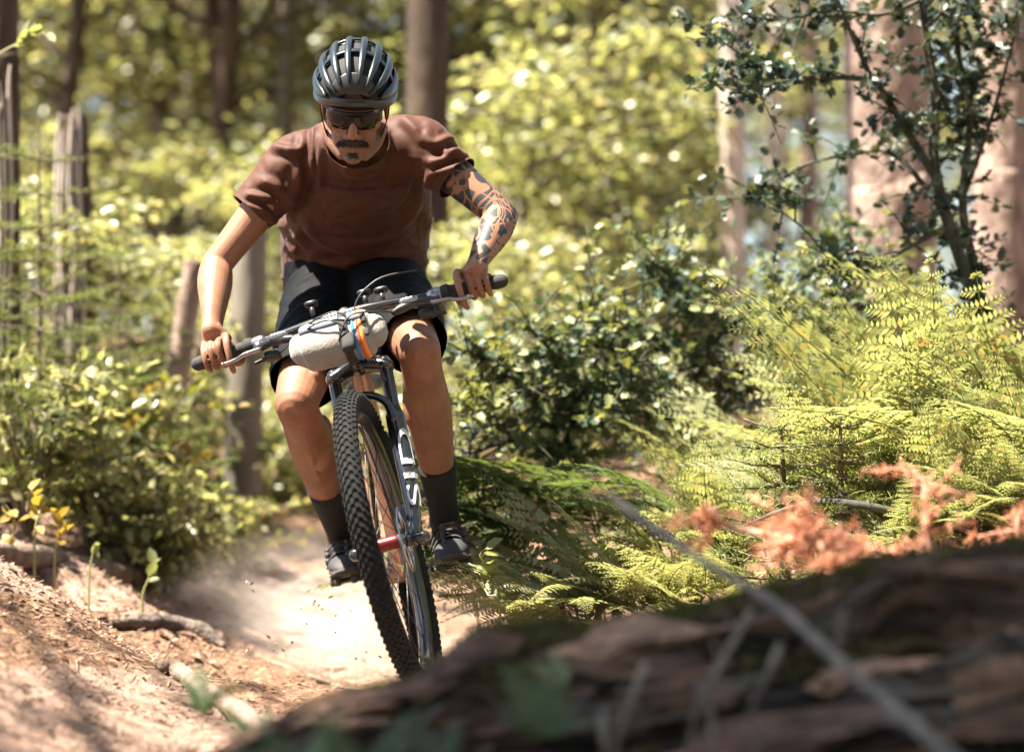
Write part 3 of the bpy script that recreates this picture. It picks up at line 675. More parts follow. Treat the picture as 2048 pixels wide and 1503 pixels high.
holly('spreading holly bush with twiggy branches above the shaded ferns',
      [[(1390, 940, .2, .015), (1370, 800, .1, .012), (1320, 700, 0, .009), (1230, 640, -.1, .005), (1150, 620, -.1, .003)], [(1370, 800, .1, .011), (1420, 690, 0, .008), (1380, 600, 0, .006), (1330, 540, -.1, .005), (1262, 500, -.1, .003)],
       [(1420, 690, 0, .008), (1480, 640, 0, .006), (1560, 610, 0, .004)], [(1320, 720, 0, .007), (1240, 700, -.1, .005), (1160, 690, -.1, .003)], [(1390, 860, .1, .009), (1480, 790, 0, .007), (1560, 740, 0, .005)], [(1380, 840, .1, .008), (1290, 830, 0, .006), (1210, 820, 0, .004)],
       [(1420, 690, 0, .008), (1500, 720, 0, .006), (1600, 700, 0, .004), (1680, 640, 0, .003)]], 7.4, 270, 0.27, 9, 0.036, 6, own=120)
holly('dark leafy holly thicket at the foot of the thick pink trunk',
      [[(1640, 900, .2, .014), (1640, 760, .1, .011), (1600, 640, 0, .008), (1560, 560, -.1, .004)], [(1640, 780, .1, .010), (1700, 650, 0, .008), (1720, 540, 0, .005), (1690, 440, 0, .003)],
       [(1640, 800, .1, .010), (1720, 720, 0, .007), (1800, 640, 0, .005), (1850, 560, 0, .003)], [(1600, 640, 0, .006), (1660, 560, 0, .005), (1640, 480, 0, .003)]], 7.9, 200, 0.27, 9, 0.037, 8, own=60)

# ------------------------------------------------------------------ spruce saplings, leafy shrubs on the left
def spruce_mesh(seed, h=1.3, nw=11, nb=6, needle=0.020, dens=1.0):
    r = random.Random(seed); rng = np.random.default_rng(seed); g = G(); g.add(tube([V((0, 0, -.05)), V((0.01, 0, h * .5)), V((0, 0, h))], [0.013, 0.009, 0.003], 7, 3)); acc = []
    for w in range(nw):
        z = h * (0.08 + 0.9 * w / nw); ln = 0.42 * h * (1 - z / h) ** 0.75 + 0.05
        for b in range(nb):
            a = 6.283 * b / nb + r.uniform(-.4, .4) + w; l = ln * r.uniform(.7, 1.1)
            e = V((math.cos(a) * l, math.sin(a) * l, z + l * r.uniform(-.1, .3))); o = V((0, 0, z))
            mid = o.lerp(e, .5) + V((0, 0, -.06 * l)); g.add(tube([o, mid, e], [0.004, 0.003, 0.0015], 4, 2, rnd=False)); tw = [[o.lerp(e, .25), mid, e]]
            for s in range(max(2, int(l / 0.055))):
                q = o.lerp(e, .3 + .65 * r.random()); sd = (e - o).normalized(); pr = sd.cross(V((0, 0, 1))).normalized() * r.choice((-1, 1)); tl = l * r.uniform(.18, .38)
                tw.append([q, q + (sd * .7 + pr * .7) * tl * .5, q + (sd * .75 + pr * .65) * tl])
            for p in tw:
                ll = (p[-1] - p[0]).length; acc.append(twig_leaves(rng, p, max(8, int(ll * 330 * dens)), needle, 0.001))
    C, D, N_, Sz = [np.concatenate([a[i] for a in acc]) for i in range(4)]
    return g.mesh('stem'), leaf_mesh('needles', C, D, N_, Sz, NEEDLE)
SPR = []
for sd, h in ((1, 1.45), (2, 0.55)):
    a, b = spruce_mesh(sd, h); a.materials.append(M['twig']); b.materials.append(M['spruce']); SPR.append((a, b))
def put_spruce(k, px, d, label, rz=0, sc=1.0, group=None, m=None, dz=0.0):
    x = (px - 1024) / FPX * d; t = thing('spruce_sapling', (x, d, gz(x, d) + dz), label, 'sapling', group, rz, sc)
    part('stem', SPR[k][0], None, t, local=True)
    me = SPR[k][1]
    if m: me = me.copy(); me.materials.clear(); me.materials.append(m)
    part('needles', me, None, t, local=True, kind='stuff')
put_spruce(0, 72, 8.0, 'slim spruce sapling with layered green twigs in front of the snags', 0.4, 0.95)
put_spruce(0, 235, 8.9, 'bushy spruce sapling between the torn snag and the pink leaning stem', 1.9, 0.78)
put_spruce(0, -60, 7.6, 'spruce sapling cut by the edge beside the striped snag', 2.6, 0.9)
put_spruce(1, 1560, 6.1, 'low bright spruce seedling under the arching dark branch', 0.3, 1.05)
put_spruce(1, 1680, 5.95, 'low spruce seedling among orange dead twigs', 1.3, 0.95)
put_spruce(1, 330, 8.5, 'small spruce seedling among yellow leaves on the left verge', 2.0, 1.1)

# leafy twig shrubs
SHR = []
def shrub_mesh(seed, h, spread, n, per, leaf):
    r = random.Random(seed); rng = np.random.default_rng(seed); g = G(); acc = []
    for k in range(n):
        a = r.uniform(0, 6.283); s = spread * r.uniform(.3, 1); z = h * r.uniform(.35, 1.0)
        p = [V((0, 0, -.03)), V((math.cos(a) * s * .35, math.sin(a) * s * .35, z * .6)), V((math.cos(a) * s, math.sin(a) * s, z))]
        g.add(tube(p, [0.006, 0.004, 0.002], 5, 2, rnd=False)); acc.append(twig_leaves(rng, p[1:], per, leaf, 0.03))
        for j in range(4):
            o = p[1].lerp(p[2], r.random()); e = o + V((r.gauss(0, .12), r.gauss(0, .12), r.gauss(.03, .06)))
            g.add(tube([o, o.lerp(e, .5), e], [0.002, 0.0016, 0.001], 4, 1, rnd=False)); acc.append(twig_leaves(rng, [o, o.lerp(e, .5), e], per, leaf, 0.03))
    C, D, N_, Sz = [np.concatenate([a[i] for a in acc]) for i in range(4)]
    return g.mesh('stem'), leaf_mesh('leaves', C, D, N_, Sz, BEECH)
for sd, h, s_, n, per, lf in ((1, .62, .42, 24, 9, .055), (2, .38, .34, 18, 8, .05), (3, .85, .5, 28, 9, .055)):
    a, b = shrub_mesh(sd, h, s_, n, per, lf); a.materials.append(M['twig']); SHR.append((a, b))
def put_shrub(k, px, d, label, group, m, rz, sc):
    x = (px - 1024) / FPX * d; t = thing('leafy_shrub', (x, d, gz(x, d)), label, 'shrub', group, rz, sc)
    part('stem', SHR[k][0], None, t, local=True); me = SHR[k][1].copy(); me.materials.clear(); me.materials.append(M[m]); part('leaves', me, None, t, local=True, kind='stuff')
M['leaf_warm'] = leafmat('warm_leaf', [(0.10, 0.13, 0.025), (0.20, 0.19, 0.04), (0.26, 0.17, 0.045), (0.14, 0.16, 0.03), (0.08, 0.11, 0.02)], 0.5, 0.45)
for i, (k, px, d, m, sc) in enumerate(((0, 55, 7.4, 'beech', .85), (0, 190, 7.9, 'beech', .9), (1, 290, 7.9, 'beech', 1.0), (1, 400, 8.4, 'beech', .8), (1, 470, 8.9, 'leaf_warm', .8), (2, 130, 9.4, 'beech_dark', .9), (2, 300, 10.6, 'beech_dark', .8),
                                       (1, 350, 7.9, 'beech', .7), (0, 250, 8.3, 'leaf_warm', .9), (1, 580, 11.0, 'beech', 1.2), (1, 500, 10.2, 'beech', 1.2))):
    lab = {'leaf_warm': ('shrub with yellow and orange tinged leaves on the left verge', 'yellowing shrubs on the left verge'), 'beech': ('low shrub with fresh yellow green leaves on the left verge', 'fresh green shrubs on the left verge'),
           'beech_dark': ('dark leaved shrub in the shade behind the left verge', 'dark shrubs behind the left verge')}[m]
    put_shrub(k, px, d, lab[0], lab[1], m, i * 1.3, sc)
# fresh leaf rosettes on the bank edge, the twig with leaves at the top corner, the seedling among the ferns
def sprig(label, keys, d, n, leaf, m, seed, cat='twig', r0=0.004, name='leafy_twig'):
    P = [at(a, b, d + c) for a, b, c in keys]
    if name == 'seedling':
        q = V((P[0].x, P[0].y, gz(P[0].x, P[0].y) - .01))
        if q.z < P[0].z - .01: P.insert(0, q)
        else: P = [p + V((0, 0, q.z + .005 - P[0].z)) for p in P]
    t = thing(name, P[0], label, cat); part('stem', G().add(tube(P, [r0 * (1 - .7 * i / (len(P) - 1)) for i in range(len(P))], 6, 3)), M['twig_green'], t)
    rng = np.random.default_rng(seed); C, D, N_, Sz = twig_leaves(rng, P[len(P)//3:], n, leaf, 0.01)
    for i in range(n):
        part('leaf', leaf_mesh('leaf', C[i:i+1], D[i:i+1], N_[i:i+1], Sz[i:i+1], BEECH), M[m], t)
M['twig_green'] = mat('twig_green', (0.20, 0.22, 0.07), (0.30, 0.27, 0.12), 0.6, 30)
sprig('bright leafy twig reaching in above the striped snag', [(-40, 130, 0), (20, 95, 0), (60, 78, 0), (95, 62, -.02)], 7.3, 13, 0.062, 'fern', 3)
sprig('upright seedling with pale leaves above the bracken', [(1575, 860, 0), (1576, 800, 0), (1574, 745, 0), (1576, 730, 0)], 6.5, 6, 0.055, 'fern', 9, 'seedling', name='seedling')
sprig('curled yellow seedling beside the cycling shoe', [(1000, 1205, 0), (985, 1150, 0), (960, 1110, 0), (975, 1095, 0)], 6.1, 7, 0.06, 'fern', 12, 'seedling', name='seedling')
sprig('pale sprout on the edge of the sandy bank', [(285, 1190, 0), (300, 1150, 0), (310, 1120, 0)], 7.0, 5, 0.05, 'fern', 14, 'seedling', name='seedling')
sprig('white tipped sprout on top of the sandy bank', [(178, 1150, 0), (185, 1110, 0), (190, 1085, 0)], 7.0, 4, 0.04, 'fern', 15, 'seedling', name='seedling')
for i, (px, py) in enumerate(((20, 1090), (70, 1060), (110, 1100))):
    sprig(['yellow leaved sprout at the foot of the warm coloured shrub', 'tall yellow sprout at the rim of the sandy bank', 'yellow sprout next to the white tipped sprout'][i], [(px, py, 0), (px + 12, py - 45, 0), (px - 8, py - 80, 0)], 6.9, 8, 0.055, 'leaf_warm', 20 + i, 'seedling', name='seedling')
# ------------------------------------------------------------------ rotten log in the foreground
M['rot_bark'] = mat('rot_bark', (0.00744, 0.00465, 0.00372), (0.06975, 0.03813, 0.02418), 0.9, 11, bump=1.0, bscale=26, stretch=(0.35, 1, 1.6), dist=0.03, contrast=(0.35, 0.72))
M['plate_bark'] = mat('plate_bark', (0.03515, 0.0211, 0.01548), (0.1758, 0.1019, 0.07031), 0.9, 16, bump=1.0, bscale=40, stretch=(0.4, 1, 1.4), dist=0.02)
M['plate_grey'] = mat('plate_grey', (0.03, 0.025, 0.02), (0.12, 0.10, 0.085), 0.9, 20, bump=1.0, bscale=50, dist=0.02)
M['plate_pale'] = mat('plate_pale', (0.15, 0.09, 0.06), (0.39, 0.24, 0.165), 0.9, 20, bump=1.0, bscale=50, dist=0.02)
M['grey_wood'] = mat('grey_wood', (0.085, 0.07, 0.055), (0.24, 0.20, 0.165), 0.85, 16, bump=0.5, stretch=(1, 1, 0.6))
M['root_wood'] = mat('root_wood', (0.16, 0.112, 0.08), (0.336, 0.248, 0.184), 0.9, 16, bump=0.8, bscale=50)
_lx = np.array([-0.60, -0.45, -0.32, -0.16, -0.085, -0.05, 0.03, 0.055, 0.13, 0.354, 0.54, 0.762, 1.3, 1.9])
_lt = np.array([0.02, 0.10, 0.165, 0.20, 0.255, 0.282, 0.288, 0.295, 0.288, 0.335, 0.385, 0.425, 0.50, 0.53])
_lr = np.array([0.05, 0.10, 0.15, 0.18, 0.22, 0.235, 0.24, 0.24, 0.24, 0.26, 0.27, 0.28, 0.29, 0.29])
def log_pt(x, th):
    """surface of the log at x; th = 0 towards the camera, pi/2 up"""
    x = np.asarray(x, float); th = np.asarray(th, float); top = np.interp(x, _lx, _lt); r = np.interp(x, _lx, _lr)
    cy_ = 3.95 - 0.10 * x; cz = top - r
    strat = fbm(x * 1.3 + 5, th * 4.2, oct=4, seed=41); rid = 1 - np.abs(fbm(x * 2.2, th * 6.5 + x * .6, oct=3, seed=45)) * 2
    hole = np.clip(fbm(x * 3.2, th * 3.4, oct=3, seed=52) - 0.12, 0, 1)
    front = np.clip(np.cos(th - 0.15), 0, 1)
    rr = r * (1 + 0.24 * strat * front + 0.12 * rid * front - 1.7 * hole * front * S((1.25 - th) / 0.5) + 0.09 * front * fbm(x * 7, th * 11, oct=4, seed=60) - 0.10 * front * np.clip(1 - np.abs(fbm(x * 3.5, th * 8 + 2, oct=3, seed=64)) * 9, 0, 1))
    return np.stack([x, cy_ - rr * np.cos(th), cz + rr * np.sin(th)], -1)
ux = np.linspace(-0.6, 1.9, 300); ut = np.linspace(-1.5, 3.6, 190)
UX, UT = np.meshgrid(ux, ut, indexing='ij'); LP = log_pt(UX, UT); li = np.arange(LP.shape[0] * LP.shape[1]).reshape(LP.shape[:2])
lme = np_mesh('trunk', LP.reshape(-1, 3), np.stack([li[:-1, :-1], li[1:, :-1], li[1:, 1:], li[:-1, 1:]], -1).reshape(-1, 4), True)
log = thing('rotten_log', (0.3, 3.95, gz(0.3, 3.95)), 'dark rotting fallen log with flaking bark and mossy top beside the trail', 'log')
part('trunk', lme, M['rot_bark'], log)
rl = random.Random(4)
for k in range(70):
    x = rl.uniform(-0.4, 0.95); th = rl.uniform(-0.35, 1.15); L_ = rl.uniform(0.05, 0.17); H_ = rl.uniform(0.06, 0.14); n = 9; v = []
    for s, off in ((0, 0.004), (1, 0.016)):
        for i in range(n):
            a = 6.283 * i / n; rr = 1 + 0.3 * math.sin(i * 2.3 + k)
            p = log_pt(np.array([x + L_ * math.cos(a) * rr]), np.array([th + H_ * math.sin(a) * rr * .8]))[0]
            c = np.array([p[0], 3.95 - .1 * p[0], np.interp(p[0], _lx, _lt) - np.interp(p[0], _lx, _lr)]); u = p - c; u /= np.linalg.norm(u)
            v.append(p + u * (off + 0.016 * rl.random()))
    f = [list(range(n))[::-1], list(range(n, 2 * n))] + [[i, (i+1) % n, n + (i+1) % n, n + i] for i in range(n)]
    part('bark_plate', G().add((v, f)).mesh('bark_plate', False), M[('plate_bark', 'plate_bark', 'plate_grey', 'plate_bark', 'plate_pale')[k % 5]], log)
# moss along the top
rng = np.random.default_rng(9); nm = 26000
mx_ = rng.uniform(-0.45, 1.2, nm); mt_ = rng.normal(1.72, 0.30, nm); ok = fbm(mx_ * 4, mt_ * 4, oct=3, seed=77) > -0.12; mx_, mt_ = mx_[ok], mt_[ok]
mp_ = log_pt(mx_, mt_); nu = np.stack([np.zeros_like(mx_), -np.cos(mt_), np.sin(mt_)], 1)
mx2 = rng.uniform(-0.55, 1.0, 16000); mt2 = rng.uniform(-0.3, 1.4, 16000); ok = fbm(mx2 * 5, mt2 * 4, oct=2, seed=79) > 0.22; mx_ = np.concatenate([mx_, mx2[ok]]); mt_ = np.concatenate([mt_, mt2[ok]])
mp_ = log_pt(mx_, mt_); nu = np.stack([np.zeros_like(mx_), -np.cos(mt_), np.sin(mt_)], 1)
part('moss', leaf_mesh('moss', mp_ - nu * .003, norm(nu + rng.normal(0, .55, nu.shape)), rng.normal(0, 1, nu.shape), rng.uniform(.008, .024, len(mx_)), DIAMOND), M['moss'], log, kind='stuff')

def stick(label, keys, r, m='grey_wood', name='fallen_stick', cat='stick', n=8, sub=5, group=None, knots=0, seed=0):
    P = [at(a, b, d) for a, b, d in keys]; rr = r if isinstance(r, list) else [r] * len(P); rd = random.Random(seed)
    gg = G().add(tube(P, rr, n, sub))
    for q in range(knots):
        i = rd.randrange(len(P) - 1); o = P[i].lerp(P[i+1], rd.random()); w = rr[i]; dv = V((rd.gauss(0, 1), rd.gauss(0, 1), rd.gauss(.3, 1))).normalized(); l_ = rd.uniform(.02, .12)
        gg.add(tube([o, o + dv * l_ * .5, o + dv * l_ + V((0, 0, .02 * rd.gauss(0, 1)))], [w * .5, w * .35, w * .15], 6, 2))
    me = gg.mesh('stick'); co = get_co(me); no = get_no(me)
    set_co(me, co + no * (fbm(co[:, 0] * 40, co[:, 1] * 40, co[:, 2] * 40, 3, seed) * 0.38 * (sum(rr) / len(rr)))[:, None])
    return single(name, me, M[m], label, cat, group)
stick('long grey stick leaning over the rotten log', [(1222, 992, 4.05), (1300, 1050, 3.95), (1420, 1130, 3.75), (1560, 1215, 3.52), (1700, 1340, 3.25), (1820, 1440, 3.05), (1960, 1560, 2.85)], [.006, .0075, .007, .008, .0078, .009, .0088], seed=1, n=12, knots=9)
for i, (k, lab) in enumerate((([(1500, 1225, 3.55), (1440, 1330, 3.42), (1400, 1400, 3.40), (1380, 1480, 3.42), (1375, 1540, 3.44)], 'pale bent root hanging down the rotten log below the leaning stick'),
                              ([(1560, 1290, 3.48), (1535, 1350, 3.42), (1505, 1410, 3.40), (1512, 1500, 3.40), (1510, 1540, 3.40)], 'forked pale root on the front of the rotten log'),
                              ([(1290, 1330, 3.50), (1262, 1400, 3.45), (1238, 1460, 3.42), (1230, 1540, 3.42)], 'thin straight pale root on the left of the rotten log'),
                              ([(1205, 1430, 3.42), (1208, 1480, 3.40), (1222, 1545, 3.40)], 'short pale stub at the foot of the rotten log'),
                              ([(1400, 1370, 3.40), (1420, 1420, 3.39), (1428, 1500, 3.39), (1440, 1545, 3.39)], 'curved pale root beside the bent root on the log'))):
    stick(lab, k, [.006 - .0009 * q for q in range(len(k))], name='dead_root', cat='root', seed=10 + i, knots=2)
stick('thin dark branch arching over the spruce seedlings', [(1490, 1050, 5.85), (1560, 1022, 5.85), (1640, 1004, 5.85), (1740, 1012, 5.8), (1860, 1040, 5.8), (1960, 1068, 5.75), (2080, 1090, 5.7)], [.004, .007, .009, .010, .010, .011, .012], 'holly_stem', 'fallen_branch', 'branch', seed=3, knots=6)
stick('fine pale twig lying by the dark arching branch', [(1780, 1085, 5.75), (1860, 1050, 5.8), (1960, 1010, 5.9), (2048, 985, 6.0)], .003, 'root_wood', 'fallen_twig', 'twig', seed=4)
stick('thin twig lying at the trail edge behind the rear wheel', [(880, 1192, 6.5), (960, 1186, 6.6), (1060, 1192, 6.7)], .004, 'root_wood', 'fallen_twig', 'twig', seed=5)
stick('pale twig fallen in front of the low ferns', [(1100, 1275, 6.0), (1200, 1262, 6.0), (1320, 1235, 6.0)], .003, 'root_wood', 'fallen_twig', 'twig', seed=6)
stick('bare branch poking out of the holly towards the rider', [(1330, 740, 7.6), (1230, 735, 7.6), (1150, 700, 7.6), (1040, 676, 7.6)], [.010, .009, .007, .004], 'twig', 'dead_branch', 'branch', seed=7)
stick('dark dead branch lying across the shaded ferns', [(1140, 805, 7.3), (1220, 795, 7.3), (1310, 788, 7.3)], [.005, .008, .006], 'holly_stem', 'dead_branch', 'branch', seed=8)

# orange dead fir twigs, out of focus
def dead_twig(label, keys, n, seed, needle=0.026, d=0):
    P = [at(a, b, c) for a, b, c in keys]; t = thing('dead_fir_twig', P[0], label, 'twig'); r = random.Random(seed); rng = np.random.default_rng(seed)
    g = G().add(tube(P, [.006] * (len(P) - 1) + [.002], 6, 3)); acc = []
    for k in range(n):
        u = r.random() * (len(P) - 1); i = min(int(u), len(P) - 2); o = P[i].lerp(P[i+1], u - i); e = o + V((r.gauss(-.02, .06), r.gauss(0, .05), r.gauss(.005, .035)))
        g.add(tube([o, o.lerp(e, .5), e], [.002, .0015, .001], 4, 1, rnd=False)); acc.append(twig_leaves(rng, [o, o.lerp(e, .5), e], 26, needle, 0.002))
    part('stem', g, M['dead_bark'], t); C, D, N_, Sz = [np.concatenate([a[i] for a in acc]) for i in range(4)]
    part('needles', leaf_mesh('needles', C, D, N_, Sz, ([(0, .11, 0), (0, -.11, 0), (1, -.05, 0), (1, .05, 0)], [[0, 1, 2, 3]])), M['dead_needle'], t, kind='stuff')
M['dead_bark'] = mat('dead_bark', (0.34, 0.18, 0.12), (0.50, 0.31, 0.22), 0.8, 30)
dead_twig('orange dead fir twig stretched above the mossy log top', [(1815, 1135, 4.5), (1720, 1105, 4.5), (1640, 1085, 4.5), (1540, 1070, 4.55), (1440, 1045, 4.6), (1405, 1005, 4.6)], 34, 1)
dead_twig('clump of orange dead fir twigs resting against the log', [(1660, 1150, 4.4), (1640, 1090, 4.4), (1610, 1050, 4.45)], 26, 2)
dead_twig('rusty upright fir twig in front of the bracken', [(1870, 1140, 4.6), (1850, 1050, 4.6), (1850, 980, 4.6), (1820, 930, 4.65)], 20, 3, .02)
dead_twig('rusty fir twig at the far end of the arching branch', [(2060, 1120, 4.7), (2035, 1060, 4.7), (2045, 1010, 4.7)], 14, 4)
dead_twig('withered brown bracken behind the cycling shoe', [(990, 1120, 6.9), (1030, 1070, 6.9), (1080, 1060, 6.9)], 26, 5, .022)

# exposed root and earth lump on the left bank
M['sand_root'] = mat('sand_root', (0.124, 0.0868, 0.0651), (0.2108, 0.155, 0.124), 0.95, 26, bump=1.0, bscale=90, dist=0.012)
M['clod'] = mat('clod', (0.045, 0.035, 0.03), (0.14, 0.11, 0.095), 0.95, 22, bump=1.0, bscale=70, dist=0.015)
def ground_stick(label, pts, r, m, name, cat, lift=0.0, seed=0):
    P = []
    for (px, py) in pts:
        p = ground_at(px, py); P.append(V((p.x, p.y, gz(p.x, p.y) + lift)))
    me = G().add(tube(P, r, 14, 8)).mesh(name); co = get_co(me); no = get_no(me)
    set_co(me, co + no * (fbm(co[:, 0] * 22, co[:, 1] * 22, co[:, 2] * 22, 4, seed) * 0.5 * max(r))[:, None]); return single(name, me, M[m], label, cat)
ground_stick('thick sandy root running down the bank towards the log', [(325, 1342), (352, 1352), (395, 1386), (445, 1412), (505, 1458), (524, 1500)], [.010, .020, .022, .024, .024, .018], 'sand_root', 'exposed_root', 'root', 0.010, 1)
ground_stick('long thin root crossing the bare trail', [(450, 1292), (540, 1325), (620, 1355), (690, 1380), (790, 1388)], [.005, .007, .007, .006, .004], 'twig', 'exposed_root', 'root', 0.005, 2)
ground_stick('pale ridge of bare wood along the sandy bank edge', [(-60, 1102), (100, 1122), (300, 1168), (420, 1195), (505, 1212)], [.03, .032, .03, .026, .015], 'sand_root', 'fallen_log', 'log', 0.004, 3)
ground_stick('knobbly grey root hump on the trodden bank', [(225, 1256), (290, 1250), (350, 1258), (410, 1274), (446, 1298)], [.010, .024, .022, .024, .008], 'clod', 'exposed_root', 'root', 0.010, 4)
# blurred greenery right before the lens
def front_fern(px, py, d, nf, size, label, m, az=90):
    p = at(px, py, d); t = thing('foreground_fern', p, label, 'fern'); r = random.Random(int(px))
    for k in range(nf):
        fo = bpy.data.objects.new('frond', (FROND_D if m == 'fern_dark' else FROND)[3 if k % 2 else 2]); COL.objects.link(fo); fo.parent = t
        fo.rotation_euler = (r.gauss(0, .4), -r.uniform(.2, 1.1), R(az) + r.uniform(-1.6, 1.6)); s = size * r.uniform(.7, 1.1); fo.scale = (s, s, s)
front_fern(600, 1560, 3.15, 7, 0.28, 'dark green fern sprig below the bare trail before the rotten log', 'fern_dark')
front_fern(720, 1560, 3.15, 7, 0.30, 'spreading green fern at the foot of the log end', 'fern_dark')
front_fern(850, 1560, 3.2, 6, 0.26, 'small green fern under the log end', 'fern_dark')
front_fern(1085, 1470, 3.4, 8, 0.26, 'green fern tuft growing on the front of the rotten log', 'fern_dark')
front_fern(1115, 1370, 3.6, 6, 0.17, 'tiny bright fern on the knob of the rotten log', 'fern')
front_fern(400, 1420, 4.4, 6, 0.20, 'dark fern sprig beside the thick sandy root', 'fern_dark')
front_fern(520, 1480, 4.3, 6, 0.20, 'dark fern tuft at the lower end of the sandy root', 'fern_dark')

# litter: needles, bark crumbs and dry leaves
nl_ = 42000
lx_ = rng.uniform(-2.1, 1.2, nl_); ly_ = rng.uniform(4.3, 8.8, nl_)
keep_ = (rng.uniform(0, 1, nl_) < 0.25 + 0.75 * (fbm(lx_ * 1.6, ly_ * 3.2, oct=3, seed=31) > 0.02)) & ((np.abs(lx_ - trail_cx(ly_)) > 0.28) | (rng.uniform(0, 1, nl_) < 0.3))
lx_, ly_ = lx_[keep_], ly_[keep_]; n_ = len(lx_); a_ = rng.uniform(0, 6.283, n_)
part('leaf_litter', leaf_mesh('leaf_litter', np.stack([lx_, ly_, hgt(lx_, ly_) + .003], 1), np.stack([np.cos(a_), np.sin(a_), rng.normal(.12, .3, n_)], 1), np.stack([rng.normal(0, .45, n_), rng.normal(0, .45, n_), np.ones(n_)], 1),
     rng.uniform(.005, .018, n_) * (1 + 1.4 * (rng.uniform(0, 1, n_) > .96)), BEECH), M['litter'], kind='stuff')['label'] = 'dry leaf and bark litter on the trail banks'
nn = 60000
lx_ = rng.uniform(-2.1, 1.2, nn); ly_ = rng.uniform(4.3, 8.8, nn); a_ = rng.uniform(0, 6.283, nn); k_ = rng.uniform(0, 1, nn) < 0.15 + 0.85 * (fbm(lx_ * 1.9, ly_ * 3.0, oct=3, seed=35) > 0); lx_, ly_, a_ = lx_[k_], ly_[k_], a_[k_]; nn = len(lx_)
part('needle_litter', leaf_mesh('needle_litter', np.stack([lx_, ly_, hgt(lx_, ly_) + .003], 1), np.stack([np.cos(a_), np.sin(a_), rng.normal(.05, .25, nn)], 1), np.stack([rng.normal(0, .4, nn), rng.normal(0, .4, nn), np.ones(nn)], 1), rng.uniform(.010, .034, nn), NEEDLE), M['litter'], kind='stuff')['label'] = 'dry brown needles strewn over the trail banks'

tg = G()
for k in range(260):
    x = rl.uniform(-1.9, 0.5); y = rl.uniform(4.7, 7.6); a = rl.uniform(0, 3.14); l_ = rl.uniform(.02, .11)
    if abs(x + .25) < .22 and rl.random() < .8: continue
    P = [V((x + math.cos(a) * l_ * t, y + math.sin(a) * l_ * t, gz(x + math.cos(a) * l_ * t, y + math.sin(a) * l_ * t) + .004 + rl.random() * .008)) for t in (-.5, 0, .5)]
    tg.add(tube(P, [.0012, .0016, .0009], 5, 1))
tag(part('twig_litter', tg, M['root_wood']), 'short broken twigs scattered over the trail banks', 'twigs', kind='stuff')
# ------------------------------------------------------------------ mountain bike
M['rubber'] = mat('tyre_rubber', (0.00588, 0.006507, 0.00756), (0.01344, 0.0147, 0.01638), 0.92, 60, spec=0.25, bump=0.3, bscale=300, dist=0.001)
M['tan_wall'] = mat('rim_carbon', (0.02, 0.02, 0.02), (0.03, 0.03, 0.03), 0.3, 20, coat=0.5)
M['gloss_black'] = mat('gloss_black', (0.009, 0.0105, 0.01275), None, 0.22, coat=0.6)
M['satin_black'] = mat('satin_black', (0.015, 0.01575, 0.01725), (0.0225, 0.0225, 0.024), 0.5, 50)
M['grip'] = mat('grip_rubber', (0.014, 0.014, 0.015), (0.024, 0.024, 0.025), 0.85, 120, bump=0.5, bscale=500, dist=0.001)
M['frame_paint'] = mat('frame_paint', (0.36, 0.20, 0.14), (0.42, 0.25, 0.18), 0.28, 5, coat=0.7, metal=0.2)
M['alloy'] = mat('alloy', (0.21, 0.217, 0.231), (0.294, 0.301, 0.315), 0.3, 40, metal=0.95)
M['steel'] = mat('steel', (0.35, 0.35, 0.36), (0.5, 0.5, 0.5), 0.35, 60, metal=1.0)
M['red_anod'] = mat('red_anodised', (0.135, 0.0135, 0.0135), (0.162, 0.0225, 0.0225), 0.35, 20, metal=0.7)
M['white_print'] = mat('white_print', (0.42, 0.44, 0.47), None, 0.4)
M['dark_metal'] = mat('dark_metal', (0.03, 0.032, 0.036), (0.06, 0.062, 0.066), 0.35, 40, metal=0.7)
M['yellow'] = mat('yellow_paint', (0.55, 0.45, 0.06), None, 0.4)
LEAN, PIT, YAW = R(11.7), R(4.6), R(-0.8)
A0 = at(783, 1085, 5.72)
_b = V((math.sin(YAW) * math.cos(PIT), math.cos(YAW) * math.cos(PIT), -math.sin(PIT))).normalized()
_l = V((math.cos(LEAN), 0, math.sin(LEAN))); _l = (_l - _b * _l.dot(_b)).normalized(); _u = _l.cross(_b).normalized()
if _u.z < 0: _u = -_u
def BK(a, s, h): return A0 + _l * a + _b * s + _u * h
HA = R(68); AX = _b * math.cos(HA) + _u * math.sin(HA)            # steering axis, upward
AXP = BK(0, 0.0408, -0.0165)
STEER = R(-7.5)
_rot = Matrix.Rotation(STEER, 3, AX)
# steering towards the rider's right: left hand comes forward
if (_rot @ _l).dot(_b) > 0: _rot = Matrix.Rotation(-STEER, 3, AX)
def FK(a, s, h):
    p = BK(a, s, h) - AXP; return AXP + _rot @ p
fl_, fb_, fu_ = _rot @ _l, _rot @ _b, _rot @ _u
WHEEL_F = FK(0, 0, 0); WHEEL_R = BK(0, 1.15, 0.0)
contact = WHEEL_F - fu_ * 0.372
bike = thing('mountain_bike', V((contact.x, contact.y, contact.z)), 'black and bronze mountain bike leaning over with its knobbly front tyre leading', 'bicycle')

